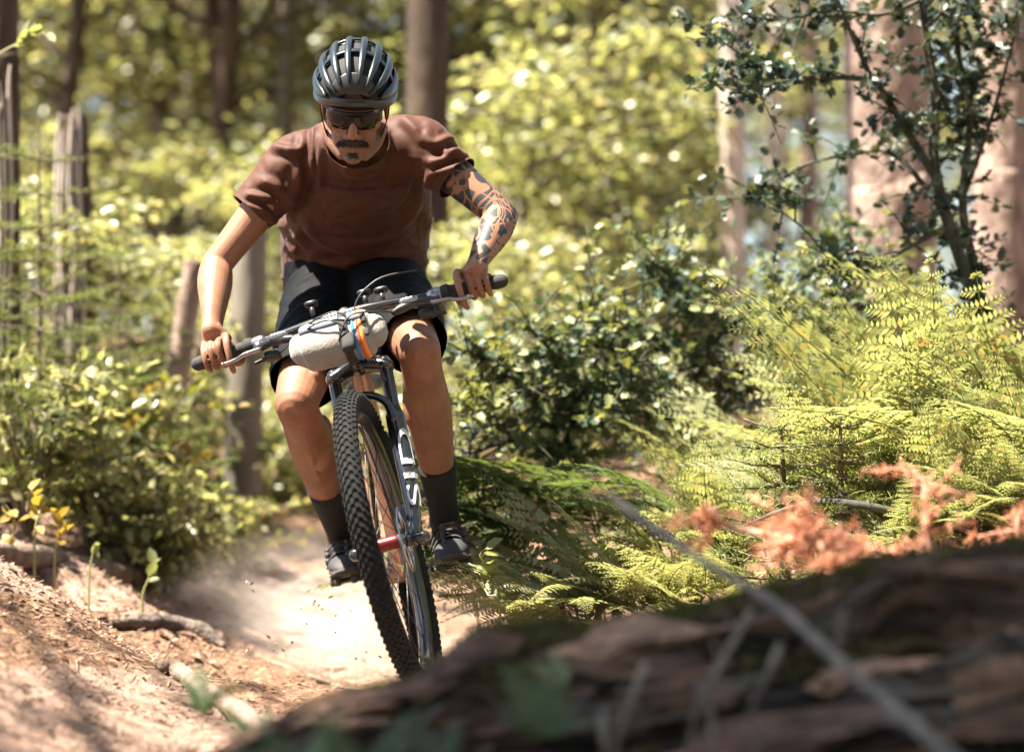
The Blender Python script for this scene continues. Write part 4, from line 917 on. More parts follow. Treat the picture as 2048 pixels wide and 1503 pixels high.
def wheel(c, l, b, u, disc=1):
    Mx = Matrix(((l.x, b.x, u.x, c.x), (l.y, b.y, u.y, c.y), (l.z, b.z, u.z, c.z), (0, 0, 0, 1)))
    w = bpy.data.objects.new('wheel', None); _link(w, bike, False); WT[w.name] = V((0, 0, 0))
    prof = [(0.345 + 0.0265 * math.cos(a), 0.0275 * math.sin(a)) for a in np.linspace(0, 2 * math.pi, 18, endpoint=False)]
    g = G().add(lathe(prof, Mx, 96)); nk = 104
    for k in range(nk):
        for (ang, wd, ln, ht, off) in ((-0.14, .0036, .0052, .0030, 0), (0.14, .0036, .0052, .0030, .5), (-0.50, .0034, .0048, .0030, .5), (0.50, .0034, .0048, .0030, 0), (-0.88, .0034, .0046, .0032, 0), (0.88, .0034, .0046, .0032, .5), (-1.18, .0030, .0045, .0028, .5), (1.18, .0030, .0045, .0028, 0)):
            a = 2 * math.pi * (k + off) / nk; er = V((0, math.cos(a), math.sin(a))); et = V((0, -math.sin(a), math.cos(a))); ex = V((1, 0, 0))
            nrm = er * math.cos(ang) + ex * math.sin(ang); sd = ex * math.cos(ang) - er * math.sin(ang)
            p = er * 0.345 + nrm * 0.0275; sk = (et + sd * (0.35 if ang > 0 else -0.35)).normalized()
            v, f = box(p, sd * wd, sk * ln, nrm * ht); v = [Mx @ q for q in v]; g.add((v, f))
    part('tyre', g.mesh('tyre', False), M['rubber'], w)
    part('rim', G().add(lathe([(0.322, -.0165), (0.322, .0165), (0.309, .0175), (0.300, .013), (0.293, .005), (0.293, -.005), (0.300, -.013), (0.309, -.0175)], Mx, 72)), M['tan_wall'], w)
    part('hub', G().add(lathe([(0.0, -.052), (.011, -.052), (.011, -.046), (.026, -.040), (.026, -.034), (.015, -.028), (.015, .026), (.026, .030), (.026, .036), (.012, .040), (.012, .052), (0.0, .052)], Mx, 24, False)), M['alloy'] if disc > 0 else M['dark_metal'], w)
    sp = G()
    for k in range(28):
        a = 2 * math.pi * k / 28; s = 1 if k % 2 else -1; h = a + (0.42 if (k // 2) % 2 else -0.42)
        p0 = Mx @ V((s * .034, .024 * math.cos(h), .024 * math.sin(h))); p1 = Mx @ V((s * .004, .294 * math.cos(a), .294 * math.sin(a)))
        sp.add(tube([p0, p1], .0012, 5, 1, rnd=False))
    part('spokes', sp, M['dark_metal'], w, kind='stuff')
    rot = G().add(lathe([(.080, .0395), (.080, .0415), (.066, .0415), (.066, .0395)], Mx, 48))
    for k in range(6):
        a = 2 * math.pi * k / 6; p0 = V((.0405, .02 * math.cos(a), .02 * math.sin(a))); p1 = V((.0405, .07 * math.cos(a + .5), .07 * math.sin(a + .5)))
        rot.add(tube([Mx @ p0, Mx @ p1], .0028, 5, 1, rnd=False))
    part('brake_rotor', rot, M['steel'], w)
    return Mx
MF = wheel(WHEEL_F, fl_, fb_, fu_); MR = wheel(WHEEL_R, _l, _b, _u)
part('axle_sleeve', G().add(tube([FK(-.051, 0, 0), FK(-.02, 0, 0), FK(.018, 0, 0)], [.0172, .0168, .0168], 18, 2)), M['red_anod'], bike, label='red and silver front hub sleeve')

# fork: along the steering axis; t measured up from the axle
ax_f = _rot @ AX; fw_f = fl_.cross(ax_f); fw_f = fw_f if fw_f.dot(fb_) < 0 else -fw_f
def FORK(a, t, fwd=0.0): return AXP + _rot @ (BK(0, .0408, -.0165) - AXP) + fl_ * a + ax_f * t + fw_f * fwd
for s in (-1, 1):
    lower = G().add(loft([(FORK(s * .060, -.012, .044), .012, .013), (FORK(s * .063, .02, .035), .016, .018), (FORK(s * .065, .07, .012), .018, .022), (FORK(s * .066, .16, .004), .0215, .024), (FORK(s * .066, .27, 0), .0235, .025), (FORK(s * .066, .345, 0), .024, .025), (FORK(s * .066, .352, 0), .022, .023)], fl_, 20, 5))
    lo = part('fork_leg', lower, M['gloss_black'], bike)
    part('dust_seal', G().add(tube([FORK(s * .066, .352), FORK(s * .066, .363)], [.0225, .019], 18, 1)), M['satin_black'], lo)
    part('stanchion', G().add(tube([FORK(s * .066, .34), FORK(s * .066, .47), FORK(s * .066, .505)], .0162, 18, 2)), M['gloss_black'], bike)
    part('axle_boss', G().add(tube([FORK(s * .050, -.006, .044), FORK(s * .085, -.006, .044)], .0155, 16, 1)), M['gloss_black'], bike)
part('fork_arch', G().add(loft([(FORK(-.064, .335, .018), .013, .012), (FORK(-.055, .375, .034), .013, .010), (FORK(-.02, .402, .038), .014, .010), (FORK(.02, .402, .038), .014, .010), (FORK(.055, .375, .034), .013, .010), (FORK(.064, .335, .018), .013, .012)], fw_f, 14, 5)), M['gloss_black'], bike)
part('fork_crown', G().add(loft([(FORK(-.068, .492), .024, .020), (FORK(-.045, .503), .021, .019), (FORK(0, .515), .027, .022), (FORK(.045, .503), .021, .019), (FORK(.068, .492), .024, .020)], fw_f, 18, 5)), M['gloss_black'], bike)
part('head_tube', G().add(tube([FORK(0, .515), FORK(0, .57), FORK(0, .607)], [.028, .026, .027], 22, 3)), M['gloss_black'], bike)
part('stem', G().add(loft([(FORK(0, .622), .022, .022), (FORK(0, .625, .03), .019, .017), (FORK(0, .628, .058), .021, .023)], fl_, 16, 4)), M['satin_black'], bike)
# lettering on the left fork leg
fc = bpy.data.curves.new('lettering', 'FONT'); fc.body = 'SID'; fc.extrude = 0.02; fc.resolution_u = 6
fo = bpy.data.objects.new('tmp', fc); COL.objects.link(fo); dg = bpy.context.evaluated_depsgraph_get(); tme = bpy.data.meshes.new_from_object(fo.evaluated_get(dg)); bpy.data.objects.remove(fo)
bm = bmesh.new(); bm.from_mesh(tme); bmesh.ops.triangulate(bm, faces=bm.faces); bmesh.ops.subdivide_edges(bm, edges=bm.edges, cuts=2); bm.to_mesh(tme); bm.free()
co = get_co(tme); mn, mxx = co.min(0), co.max(0); nc = []
for c in co:
    tt = 0.085 + 0.215 * (c[0] - mn[0]) / (mxx[0] - mn[0]); vv = (c[1] - mn[1]) / (mxx[1] - mn[1]) - .5; ang = vv * 1.5 + 0.22 * (c[0] - mn[0]) / (mxx[0] - mn[0]) * 0
    # letters climb the leg, their tops towards the wheel
    a0 = R(52) + ang; rr = (0.0225 + .003 * min(1, max(0, (tt - .08) / .1))) * 1.0 + .0022 + (0.0006 if c[2] > 0 else 0)
    cf = np.interp(tt, [.07, .16, .27], [.012, .004, 0.0])
    nc.append(FORK(.066, tt, cf) + fl_ * (rr * math.cos(a0)) * .97 + fw_f * (rr * 1.03 * math.sin(a0)))
set_co(tme, np.array([list(p) for p in nc])); part('lettering', tme, M['white_print'], bike, label='white SID lettering on the fork leg')
# brake caliper and hose
part('brake_caliper', G().add(box(FORK(.046, .10, -.045), fl_ * .018, ax_f * .036, fw_f * .016, .3)), M['dark_metal'], bike)
part('brake_hose', G().add(tube([FORK(.05, .13, -.045), FORK(.075, .22, -.03), FORK(.082, .34, -.01), FORK(.06, .46, .02), FORK(.03, .60, .10), FORK(.10, .665, .12), FORK(.20, .685, .085)], .0026, 8, 6)), M['satin_black'], bike)

# handlebar
BARC = FORK(0, .628, .062)
def BAR(a, f=0.0, h=0.0):
    """point near the bar: a towards rider's left, f forward, h up; bar sweeps back 8 degrees"""
    sw = 0.0 if abs(a) < .06 else (abs(a) - .06) * math.tan(R(7))
    return BARC + fl_ * a + fw_f * (f - sw) + ax_f * h
HB = part('handlebar', G().add(tube([BAR(-.385), BAR(-.2), BAR(-.07), BAR(0), BAR(.07), BAR(.2), BAR(.385)], [.011, .011, .0145, .0158, .0145, .011, .011], 18, 5)), M['gloss_black'], bike)
for s in (-1, 1):
    gr = part('grip', G().add(tube([BAR(s * .255), BAR(s * .262), BAR(s * .275), BAR(s * .36), BAR(s * .381)], [.021, .0215, .0165, .0165, .0175], 20, 3)), M['grip'], HB)
    part('bar_end_cap', G().add(tube([BAR(s * .381), BAR(s * .396)], [.0185, .0175], 18, 1)), M['grip'], HB)
    part('lever_clamp', G().add(tube([BAR(s * .222), BAR(s * .236)], .0178, 18, 1)).add(box(BAR(s * .229, .012, -.017), fl_ * .008, fw_f * .012, ax_f * .010, .3)), M['alloy'], bike)
    part('clamp_ring', G().add(tube([BAR(s * .243), BAR(s * .252)], .0165, 16, 1)), M['alloy'], bike)
    part('master_cylinder', G().add(loft([(BAR(s * .235, .018, -.028), .011, .010), (BAR(s * .19, .030, -.026), .012, .011), (BAR(s * .150, .030, -.034), .012, .011), (BAR(s * .125, .028, -.042), .008, .008)], ax_f, 14, 4)), M['dark_metal'], bike)
    part('reservoir_cover', G().add(box(BAR(s * .168, .042, -.024), fl_ * .024, (ax_f * .9 + fw_f * .3) * .007, fw_f * .004, .3)), M['alloy'], bike)
    part('brake_lever', G().add(loft([(BAR(s * .222, .034, -.040), .005, .009), (BAR(s * .26, .045, -.046), .0045, .007), (BAR(s * .285, .042, -.050), .0045, .006), (BAR(s * .312, .042, -.052), .004, .0055), (BAR(s * .322, .046, -.052), .004, .005)], ax_f, 12, 5)), M['alloy'], bike, label='polished brake lever blade')
    part('shifter' if s < 0 else 'dropper_lever', G().add(box(BAR(s * .20, -.005, -.045), fl_ * .020, fw_f * .014, ax_f * .012, .35)).add(loft([(BAR(s * .215, 0, -.05), .005, .009), (BAR(s * .245, .012, -.062), .004, .009)], ax_f, 10, 3)), M['satin_black'], bike)
part('brake_hose', G().add(tube([BAR(-.128, .028, -.042), BAR(-.07, .10, -.055), BAR(0, .125, -.06), BAR(.03, .10, -.09), FORK(.03, .56, .05), BK(.02, .32, .42), BK(.02, .45, .2)], .0026, 8, 6)), M['satin_black'], bike)
part('gear_cable', G().add(tube([BAR(-.18, .0, -.05), BAR(-.1, .10, -.075), BAR(-.02, .13, -.08), BAR(.03, .09, -.12), FORK(.03, .53, .04), BK(.02, .36, .40)], .0022, 8, 6)), M['satin_black'], bike)
part('hose', G().add(tube([BAR(.125, .028, -.042), BAR(.09, .10, -.07), BAR(.03, .13, -.085), BAR(-.01, .10, -.13), FORK(-.02, .53, .04)], .0024, 8, 6)), M['satin_black'], bike)
for (a, f_, h) in ((-.075, .02, .045), (.055, -.02, .06), (.10, .0, .045)):
    part('mount', G().add(box(BAR(a, f_, h), fl_ * .017, fw_f * .012, ax_f * .006, .4)).add(box(BAR(a, f_, h - .018), fl_ * .006, fw_f * .006, ax_f * .016)), M['dark_metal'], bike)

# frame
HT, HBm = BK(0, .262, .535), BK(0, .222, .445)
BB = BK(0, .72, -.045); ST = BK(0, .865, .36); RA = .006
fr = G().add(loft([(BK(0, .245, .47), .024, .028), (BK(0, .38, .30), .026, .032), (BK(0, .56, .09), .026, .032), (BK(0, .70, -.03), .030, .028)], _l, 20, 6))
fr.add(loft([(BK(0, .275, .545), .020, .022), (BK(0, .5, .48), .019, .020), (BK(0, .85, .38), .018, .018)], _l, 18, 5)).add(tube([BK(0, .72, -.045), BK(0, .79, .15), ST], .0175, 16, 3)).add(tube([BK(-.037, .72, -.045), BK(.037, .72, -.045)], .024, 18, 1))
frame = part('frame', fr, M['frame_paint'], bike, label='bronze frame tubes behind the front wheel')
for s in (-1, 1):
    part('chainstay', G().add(tube([BK(s * .03, .74, -.045), BK(s * .045, .86, -.04), BK(s * .062, 1.02, -.02), BK(s * .066, 1.15, 0)], [.012, .011, .010, .010], 12, 4)), M['gloss_black'], frame)
    part('seatstay', G().add(tube([BK(s * .02, .86, .34), BK(s * .045, .95, .23), BK(s * .066, 1.15, .01)], [.009, .008, .008], 12, 4)), M['gloss_black'], frame)
part('seatpost', G().add(tube([ST, BK(0, .90, .46)], .0155, 16, 1)), M['satin_black'], bike)
part('saddle', G().add(loft([(BK(0, .76, .485), .018, .014), (BK(0, .86, .49), .026, .020), (BK(0, .95, .50), .055, .024), (BK(0, 1.02, .505), .066, .022)], _l, 20, 5)), M['satin_black'], bike)
CR = R(-6)
def crank(s, ang):
    dv = -_b * math.cos(ang) * s + _u * math.sin(ang) * s      # left crank forward
    p0 = BB + _l * (s * .062); p1 = p0 + dv * .170 + _l * (s * .012)
    part('crank_arm', G().add(loft([(p0, .012, .018), (p0.lerp(p1, .5), .008, .013), (p1, .009, .014)], _l, 14, 4)), M['gloss_black'], bike)
    pc = p1 + _l * (s * (.055 if s > 0 else .078)); pd = part('pedal', G().add(box(pc, _l * .040, _b * .034, _u * .007, .25)).add(tube([p1, pc], .007, 10, 1)), M['dark_metal'], bike)
    for k in range(4): part('pedal_pin', G().add(tube([pc + _l * ((k % 2 - .5) * .06) + _b * ((k // 2 - .5) * .05) + _u * .006, pc + _l * ((k % 2 - .5) * .06) + _b * ((k // 2 - .5) * .05) + _u * .013], .0022, 6, 1)), M['steel'], pd)
    return pc
PED_L = crank(1, CR); PED_R = crank(-1, CR)
MB = Matrix(((_l.x, _b.x, _u.x, BB.x), (_l.y, _b.y, _u.y, BB.y), (_l.z, _b.z, _u.z, BB.z), (0, 0, 0, 1)))
tooth = [(.068 + (.005 if i % 2 else 0), x) for i, x in ((0, -.055), (1, -.053), (0, -.051))]
part('chainring', G().add(lathe([(.050, -.052), (.070, -.052), (.073, -.0535), (.070, -.055), (.050, -.055)], MB, 64)), M['dark_metal'], bike)
part('chain', G().add(lathe([(.070, -.0505), (.076, -.0505), (.076, -.0565), (.070, -.0565)], MB, 64)).add(tube([BB - _l * .0535 - _u * .073, WHEEL_R - _l * .045 - _u * .04], .0035, 6, 3)).add(tube([BB - _l * .0535 + _u * .073, WHEEL_R - _l * .045 + _u * .04], .0035, 6, 3)), M['steel'], bike)
part('cassette', G().add(lathe([(0, -.052), (.03, -.052), (.055, -.03), (.09, -.024), (.09, -.02), (0, -.02)], MR, 40, False)), M['steel'], bike)
part('rear_derailleur', G().add(loft([(BK(-.075, 1.16, -.02), .010, .012), (BK(-.085, 1.15, -.07), .012, .012), (BK(-.06, 1.12, -.15), .008, .016)], _l, 12, 4)), M['dark_metal'], bike)

# ------------------------------------------------------------------ handlebar bag
M['canvas'] = mat('canvas', (0.1958, 0.1843, 0.167), (0.2534, 0.2419, 0.2246), 0.9, 14, bump=0.5, bscale=160, sheen=0.2, dist=0.004)
M['band_blue'] = mat('band_blue', (0.02, 0.16, 0.36), None, 0.7); M['band_red'] = mat('band_red', (0.55, 0.08, 0.03), None, 0.7); M['band_orange'] = mat('band_orange', (0.75, 0.22, 0.04), None, 0.7)
M['webbing'] = mat('webbing', (0.014, 0.014, 0.016), (0.022, 0.022, 0.024), 0.8, 90); M['zip_navy'] = mat('zip_navy', (0.03, 0.045, 0.075), (0.05, 0.07, 0.11), 0.5, 60)
BGC = BARC + fl_ * (-.014) + fw_f * .058 - ax_f * .100
bag = thing('handlebar_bag', BGC - ax_f * .07, 'cream canvas bar bag with blue red and orange stripes strapped to the handlebar', 'bag')
BGR = [(-.094, .036, .042), (-.089, .046, .054), (-.07, .050, .059), (0, .052, .061), (.062, .051, .059), (.078, .047, .054), (.084, .036, .042)]
def bag_r(a): return np.interp(a, [k[0] for k in BGR], [k[1] for k in BGR]), np.interp(a, [k[0] for k in BGR], [k[2] for k in BGR])
bv, bf = loft([(BGC + fl_ * a, rf_, rh) for a, rf_, rh in BGR], fw_f, 40, 7, sup=0.86)
bme = G().add((bv, bf)).mesh('body'); co = get_co(bme); no = get_no(bme)
set_co(bme, co + no * (0.0035 * fbm(co[:, 0] * 20, co[:, 1] * 20, co[:, 2] * 26, 2, 71) + .001 * fbm(co[:, 0] * 60, co[:, 1] * 60, co[:, 2] * 60, 2, 73))[:, None])
part('body', bme, M['canvas'], bag)
def band(name, a0, a1, m, off):
    ks = []
    for a in (a0, a0 + .0005, (a0 + a1) / 2, a1 - .0005, a1):
        r1, r2 = bag_r(a); o = off if a0 < a < a1 else -.004; ks.append((BGC + fl_ * a, r1 + o, r2 + o))
    part(name, G().add(loft(ks, fw_f, 40, 1, False, False, sup=0.86)), M[m], bag)
band('stripe', .040, .048, 'band_blue', .002); band('stripe', .053, .058, 'band_red', .002); band('stripe', .059, .069, 'band_orange', .002)
zp = []
for a in np.linspace(-.086, .076, 12):
    r1, r2 = bag_r(a); th = R(22); zp.append(BGC + fl_ * a + fw_f * (r1 * math.cos(th) + .004) + ax_f * (r2 * math.sin(th)))
part('zip', G().add(loft([(p, .0035, .0085) for p in zp], fw_f, 10, 2)), M['zip_navy'], bag)
for a in (.022,):
    band('strap', a - .011, a + .011, 'webbing', .0055)
part('head_tube_strap', G().add(loft([(BGC + fl_ * .03 + fw_f * .055 - ax_f * .02, .016, .004), (BGC + fl_ * .025 + fw_f * .045 - ax_f * .06, .016, .004), (FORK(.0, .59, .034), .014, .004), (FORK(.0, .54, .034), .014, .004)], fl_, 12, 5)), M['webbing'], bag)
part('buckle', G().add(box(BGC + fl_ * .074 + fw_f * .054 + ax_f * .012, fl_ * .007, ax_f * .012, fw_f * .004, .3)), M['webbing'], bag)
part('buckle', G().add(box(BGC + fl_ * .076 + fw_f * .048 - ax_f * .024, fl_ * .006, ax_f * .010, fw_f * .004, .3)), M['webbing'], bag)
# ------------------------------------------------------------------ rider
def skin_mat():
    m = mat('skin', (0.1858, 0.08944, 0.0516), (0.2408, 0.1273, 0.07912), 0.48, 14, bump=0.25, bscale=220, spec=0.35, sss=0.08, dist=0.001)
    nt = m.node_tree; N = nt.nodes; L = nt.links; b = N['Principled BSDF']; old = b.inputs['Base Color'].links[0].from_socket
    tc = N.new('ShaderNodeTexCoord')
    nz = N.new('ShaderNodeTexNoise'); nz.inputs['Scale'].default_value = 10.5; nz.inputs['Detail'].default_value = 0.0; nz.inputs['Distortion'].default_value = 0.9; L.new(tc.outputs['Object'], nz.inputs['Vector'])
    vo = N.new('ShaderNodeTexVoronoi'); vo.feature = 'DISTANCE_TO_EDGE'; vo.inputs['Scale'].default_value = 18; L.new(tc.outputs['Object'], vo.inputs['Vector'])
    wv = N.new('ShaderNodeTexWave'); wv.wave_type = 'RINGS'; wv.inputs['Scale'].default_value = 9; wv.inputs['Distortion'].default_value = 7.0; wv.inputs['Detail'].default_value = 1.0; wv.inputs['Detail Scale'].default_value = 2.2; L.new(tc.outputs['Object'], wv.inputs['Vector'])
    def mth(op, a, bb=None):
        n = N.new('ShaderNodeMath'); n.operation = op
        for i, q in enumerate((a, bb)):
            if q is None: continue
            if isinstance(q, (int, float)): n.inputs[i].default_value = q
            else: L.new(q, n.inputs[i])
        return n.outputs[0]
    nz2 = N.new('ShaderNodeTexNoise'); nz2.inputs['Scale'].default_value = 24; nz2.inputs['Detail'].default_value = 0.0; L.new(tc.outputs['Object'], nz2.inputs['Vector'])
    line = mth('GREATER_THAN', mth('SINE', mth('MULTIPLY', nz.outputs['Fac'], 46.0)), -0.45); gap = mth('GREATER_THAN', nz2.outputs['Fac'], 0.37); edge = mth('GREATER_THAN', vo.outputs['Distance'], 0.03)
    pat = mth('MULTIPLY', mth('MULTIPLY', line, gap), edge)
    at2 = N.new('ShaderNodeAttribute'); at2.attribute_name = 'tattoo'
    msk = mth('MULTIPLY', mth('MULTIPLY', pat, at2.outputs['Fac']), 0.97)
    mx = N.new('ShaderNodeMix'); mx.data_type = 'RGBA'; L.new(msk, mx.inputs[0]); L.new(old, mx.inputs[6]); mx.inputs[7].default_value = (0.018, 0.024, 0.031, 1)
    fa = N.new('ShaderNodeAttribute'); fa.attribute_name = 'flush'; fn = N.new('ShaderNodeTexNoise'); fn.inputs['Scale'].default_value = 60; fn.inputs['Detail'].default_value = 4; L.new(tc.outputs['Object'], fn.inputs['Vector'])
    m3 = N.new('ShaderNodeMix'); m3.data_type = 'RGBA'; m3.blend_type = 'MULTIPLY'; L.new(mth('MULTIPLY', fa.outputs['Fac'], fn.outputs['Fac']), m3.inputs[0]); L.new(old, m3.inputs[6]); m3.inputs[7].default_value = (1.0, 0.62, 0.58, 1); L.new(m3.outputs[2], mx.inputs[6])
    fr2 = N.new('ShaderNodeTexNoise'); fr2.inputs['Scale'].default_value = 130; fr2.inputs['Detail'].default_value = 3; L.new(tc.outputs['Object'], fr2.inputs['Vector']); rr_ = N.new('ShaderNodeMapRange'); rr_.inputs['To Min'].default_value = .36; rr_.inputs['To Max'].default_value = .68; L.new(fr2.outputs['Fac'], rr_.inputs['Value']); L.new(rr_.outputs['Result'], b.inputs['Roughness'])
    sa = N.new('ShaderNodeAttribute'); sa.attribute_name = 'stubble'; sn = N.new('ShaderNodeTexNoise'); sn.inputs['Scale'].default_value = 420; sn.inputs['Detail'].default_value = 2; L.new(tc.outputs['Object'], sn.inputs['Vector'])
    sk = mth('MULTIPLY', mth('MULTIPLY', sa.outputs['Fac'], mth('GREATER_THAN', sn.outputs['Fac'], 0.44)), 0.55)
    m2 = N.new('ShaderNodeMix'); m2.data_type = 'RGBA'; L.new(sk, m2.inputs[0]); L.new(mx.outputs[2], m2.inputs[6]); m2.inputs[7].default_value = (0.05, 0.035, 0.028, 1)
    L.new(m2.outputs[2], b.inputs['Base Color']); return m
M['skin'] = skin_mat()
M['shirt'] = mat('brown_shirt', (0.050, 0.0175, 0.0105), (0.066, 0.0245, 0.015), 0.66, 6, bump=0.15, bscale=400, sheen=0.06, spec=0.22, dist=0.002)
M['shorts'] = mat('black_shorts', (0.0042, 0.00525, 0.00665), (0.007, 0.00805, 0.0098), 0.7, 9, bump=0.15, bscale=300, spec=0.08, dist=0.002)
M['sock'] = mat('black_sock', (0.0084, 0.0084, 0.0091), (0.0126, 0.0126, 0.0133), 0.95, 60, bump=0.4, bscale=500, dist=0.001)
M['shoe'] = mat('shoe_leather', (0.0135, 0.01425, 0.015), (0.0225, 0.0225, 0.02325), 0.7, 40, bump=0.2, bscale=260, dist=0.002)
M['sole'] = mat('shoe_sole', (0.025, 0.024, 0.023), (0.06, 0.055, 0.05), 0.8, 30)
M['helmet'] = mat('helmet_shell', (0.00462, 0.0099, 0.01419), (0.00594, 0.01221, 0.01716), 0.34, 6, coat=0.1)
M['helmet_in'] = mat('helmet_foam', (0.008, 0.008, 0.009), None, 0.8)
M['lens'] = mat('sunglass_lens', (0.008, 0.006, 0.005), None, 0.12, spec=0.22)
M['hair'] = mat('dark_hair', (0.006, 0.004, 0.0032), (0.012, 0.008, 0.0056), 0.7, 200, bump=0.6, bscale=500, dist=0.002)
M['gold'] = mat('ring_metal', (0.75, 0.70, 0.62), None, 0.2, metal=1.0)

LS, RS = at(838, 290, 6.24), at(592, 326, 6.28)
LE, LW = at(1004, 432, 6.16), at(947, 540, 5.985)
RE, RW = at(432, 530, 6.24), at(424, 662, 6.075)
LH, RH = at(765, 580, 6.50), at(655, 602, 6.50)
LK, RK = at(838, 700, 6.07), at(592, 806, 6.16)
toe_dir = (-_b * 0.985 - _u * 0.10).normalized()
LA = PED_L - toe_dir * 0.125 + _u * 0.105 + _l * .004; RA_ = PED_R - toe_dir * 0.125 + _u * 0.105 - _l * .004

def mixp(a, b, t, off=V((0, 0, 0))): return a.lerp(b, t) + off
UP, FR = V((0, 0, 1)), V((0, -1, 0))
body_parts = []
def leg(Hp, K, An, s):
    kn = FR * .012
    side = V((1, 0, 0))
    body_parts.append(loft([(Hp, .085, .090), (mixp(Hp, K, .35), .084, .086), (mixp(Hp, K, .7), .069, .070), (mixp(Hp, K, .90), .060, .060), (K + kn * .3, .055, .057)], side, 24, 6))
    dn = (An - K).normalized(); bk = (V((0, 1, 0)) - dn * dn.y).normalized()
    body_parts.append(loft([(K, .055, .057), (mixp(K, An, .10, bk * .002), .052, .056), (mixp(K, An, .20, bk * .010), .055, .058), (mixp(K, An, .34, bk * .018), .060, .063), (mixp(K, An, .52, bk * .013), .053, .055), (mixp(K, An, .72, bk * .003), .041, .043), (mixp(K, An, .9), .035, .039), (An, .036, .042)], side, 24, 6))
    body_parts.append(ellipsoid(mixp(Hp, K, .80) + V((-s * .030, -.022, .010)), (.030, .04, .034)))     # thigh muscle above the knee
    body_parts.append(ellipsoid(mixp(K, An, .30) + V((-s * .030, .0, 0)) + bk * .012, (.034, .034, .075)))   # calf
    body_parts.append(ellipsoid(K + FR * .034 + dn * .012, (.032, .020, .036)))             # knee cap
    body_parts.append(loft([(K + FR * .040 + dn * .05, .014, .012), (mixp(K, An, .3, -bk * .030), .012, .02), (mixp(K, An, .62, -bk * .020), .008, .012), (mixp(K, An, .85, -bk * .004), .006, .008)], side, 12, 4))   # shin
    body_parts.append(loft([(An, .036, .040), (An + toe_dir * .08 - _u * .045, .038, .030), (An + toe_dir * .17 - _u * .07, .036, .02)], _l, 16, 4))
leg(LH, LK, LA, 1); leg(RH, RK, RA_, -1)
PELV, WAI, CHE, UCH, NB = at(708, 588, 6.59), at(710, 500, 6.60), at(713, 390, 6.46), at(714, 318, 6.32), at(714, 272, 6.24)
body_parts.append(loft([(PELV, .160, .105), (WAI, .140, .088), (CHE, .160, .110), (UCH, .155, .10), (NB, .075, .068)], V((1, 0, 0)), 28, 6))
def arm(Sh, E, Wr, s):
    ax1 = (E - Sh).normalized(); ax2 = (Wr - E).normalized(); side = ax1.cross(ax2).normalized()
    body_parts.append(loft([(Sh - ax1 * .01, .060, .058), (mixp(Sh, E, .2), .056, .058), (mixp(Sh, E, .5), .047, .050), (mixp(Sh, E, .8), .041, .043), (E, .040, .041)], side, 24, 6))
    body_parts.append(loft([(E, .039, .041), (mixp(E, Wr, .18), .045, .045), (mixp(E, Wr, .35), .045, .043), (mixp(E, Wr, .6), .037, .034), (mixp(E, Wr, .85), .030, .025), (Wr, .030, .024)], side, 24, 6))
    body_parts.append(ellipsoid(E - (ax2 - ax1).normalized() * .022, (.022, .022, .022)))
arm(LS, LE, LW, 1); arm(RS, RE, RW, -1)
# shoulders into the trunk
for Sh in (LS, RS): body_parts.append(loft([(Sh, .058, .058), (Sh.lerp(UCH, .6), .075, .085), (UCH, .07, .09)], UP, 20, 5))

# hands closed round the grips
def hand(s, Wr, hc):
    g_ = fl_ * s                             # outboard direction along the grip
    F_ = (-(fb_)).normalized(); F_ = (F_ - g_ * F_.dot(g_)).normalized(); U_ = F_.cross(g_) * (1 if F_.cross(g_).z > 0 else -1)
    def P(a, ang, r): return BAR(s * (hc + a)) + (F_ * math.cos(R(ang)) + U_ * math.sin(R(ang))) * r
    pos = [-.034, -.0125, .0085, .0285]                           # index .. little, outboard
    mcp = []
    for i, a in enumerate(pos):
        fr_ = [.0088, .0091, .0086, .0075][i]; ln = [1.0, 1.06, 1.0, .88][i]
        m_ = P(a * .95, 108 - 3 * i, .041 + .002 * (i in (1, 2))); mcp.append(m_)
        if i == 0: ks = [(m_, fr_ * 1.12), (P(a - .003, 62, .047), fr_ * 1.02), (P(a - .005, 22, .053), fr_ * 1.08), (P(a - .004, -20, .056), fr_ * .95), (P(a - .002, -48, .060), fr_ * .95), (P(a, -66, .056), fr_ * .78)]
        else: ks = [(m_, fr_ * 1.15), (P(a, 70, .037), fr_ * 1.0), (P(a, 34, .037 * ln), fr_ * 1.08), (P(a, -8, .032), fr_ * .95), (P(a, -46, .031), fr_ * .98), (P(a, -88, .027), fr_ * .85), (P(a, -118, .0265), fr_ * .75)]
        body_parts.append(loft([(p, r_, r_) for p, r_ in ks], g_, 14, 5))
        body_parts.append(ellipsoid(m_ + U_ * .002, (.0105, .0105, .0105), 12, 8))
    wr = Wr
    pc = (mcp[0] + mcp[3]) * .5
    # palm: from the knuckle row to the wrist
    for i in range(4): body_parts.append(loft([(mcp[i], .0115, .0115), (mcp[i].lerp(wr, .5) + U_ * .001, .0155, .0145), (wr, .018, .017)], g_, 14, 5))
    body_parts.append(loft([(pc, .036, .012), (pc.lerp(wr, .5), .034, .017), (wr, .029, .022)], g_, 20, 5))
    body_parts.append(loft([(P(.03, 150, .034), .013, .015), (P(.02, 160, .045), .016, .018), (wr, .018, .018)], g_, 14, 4))
    # thumb: leaves the inner side of the palm, wraps under the grip
    body_parts.append(loft([(wr.lerp(P(-.04, 170, .05), .35), .015, .015), (P(-.036, 172, .042), .0145, .0145), (P(-.050, 205, .034), .0118, .0118), (P(-.050, 245, .030), .0112, .0112), (P(-.044, 285, .031), .0105, .0105), (P(-.036, 306, .033), .0085, .0085)], g_, 14, 5))
    return P, pos
PL, posf = hand(1, LW, .334); PR, _ = hand(-1, RW, .340)

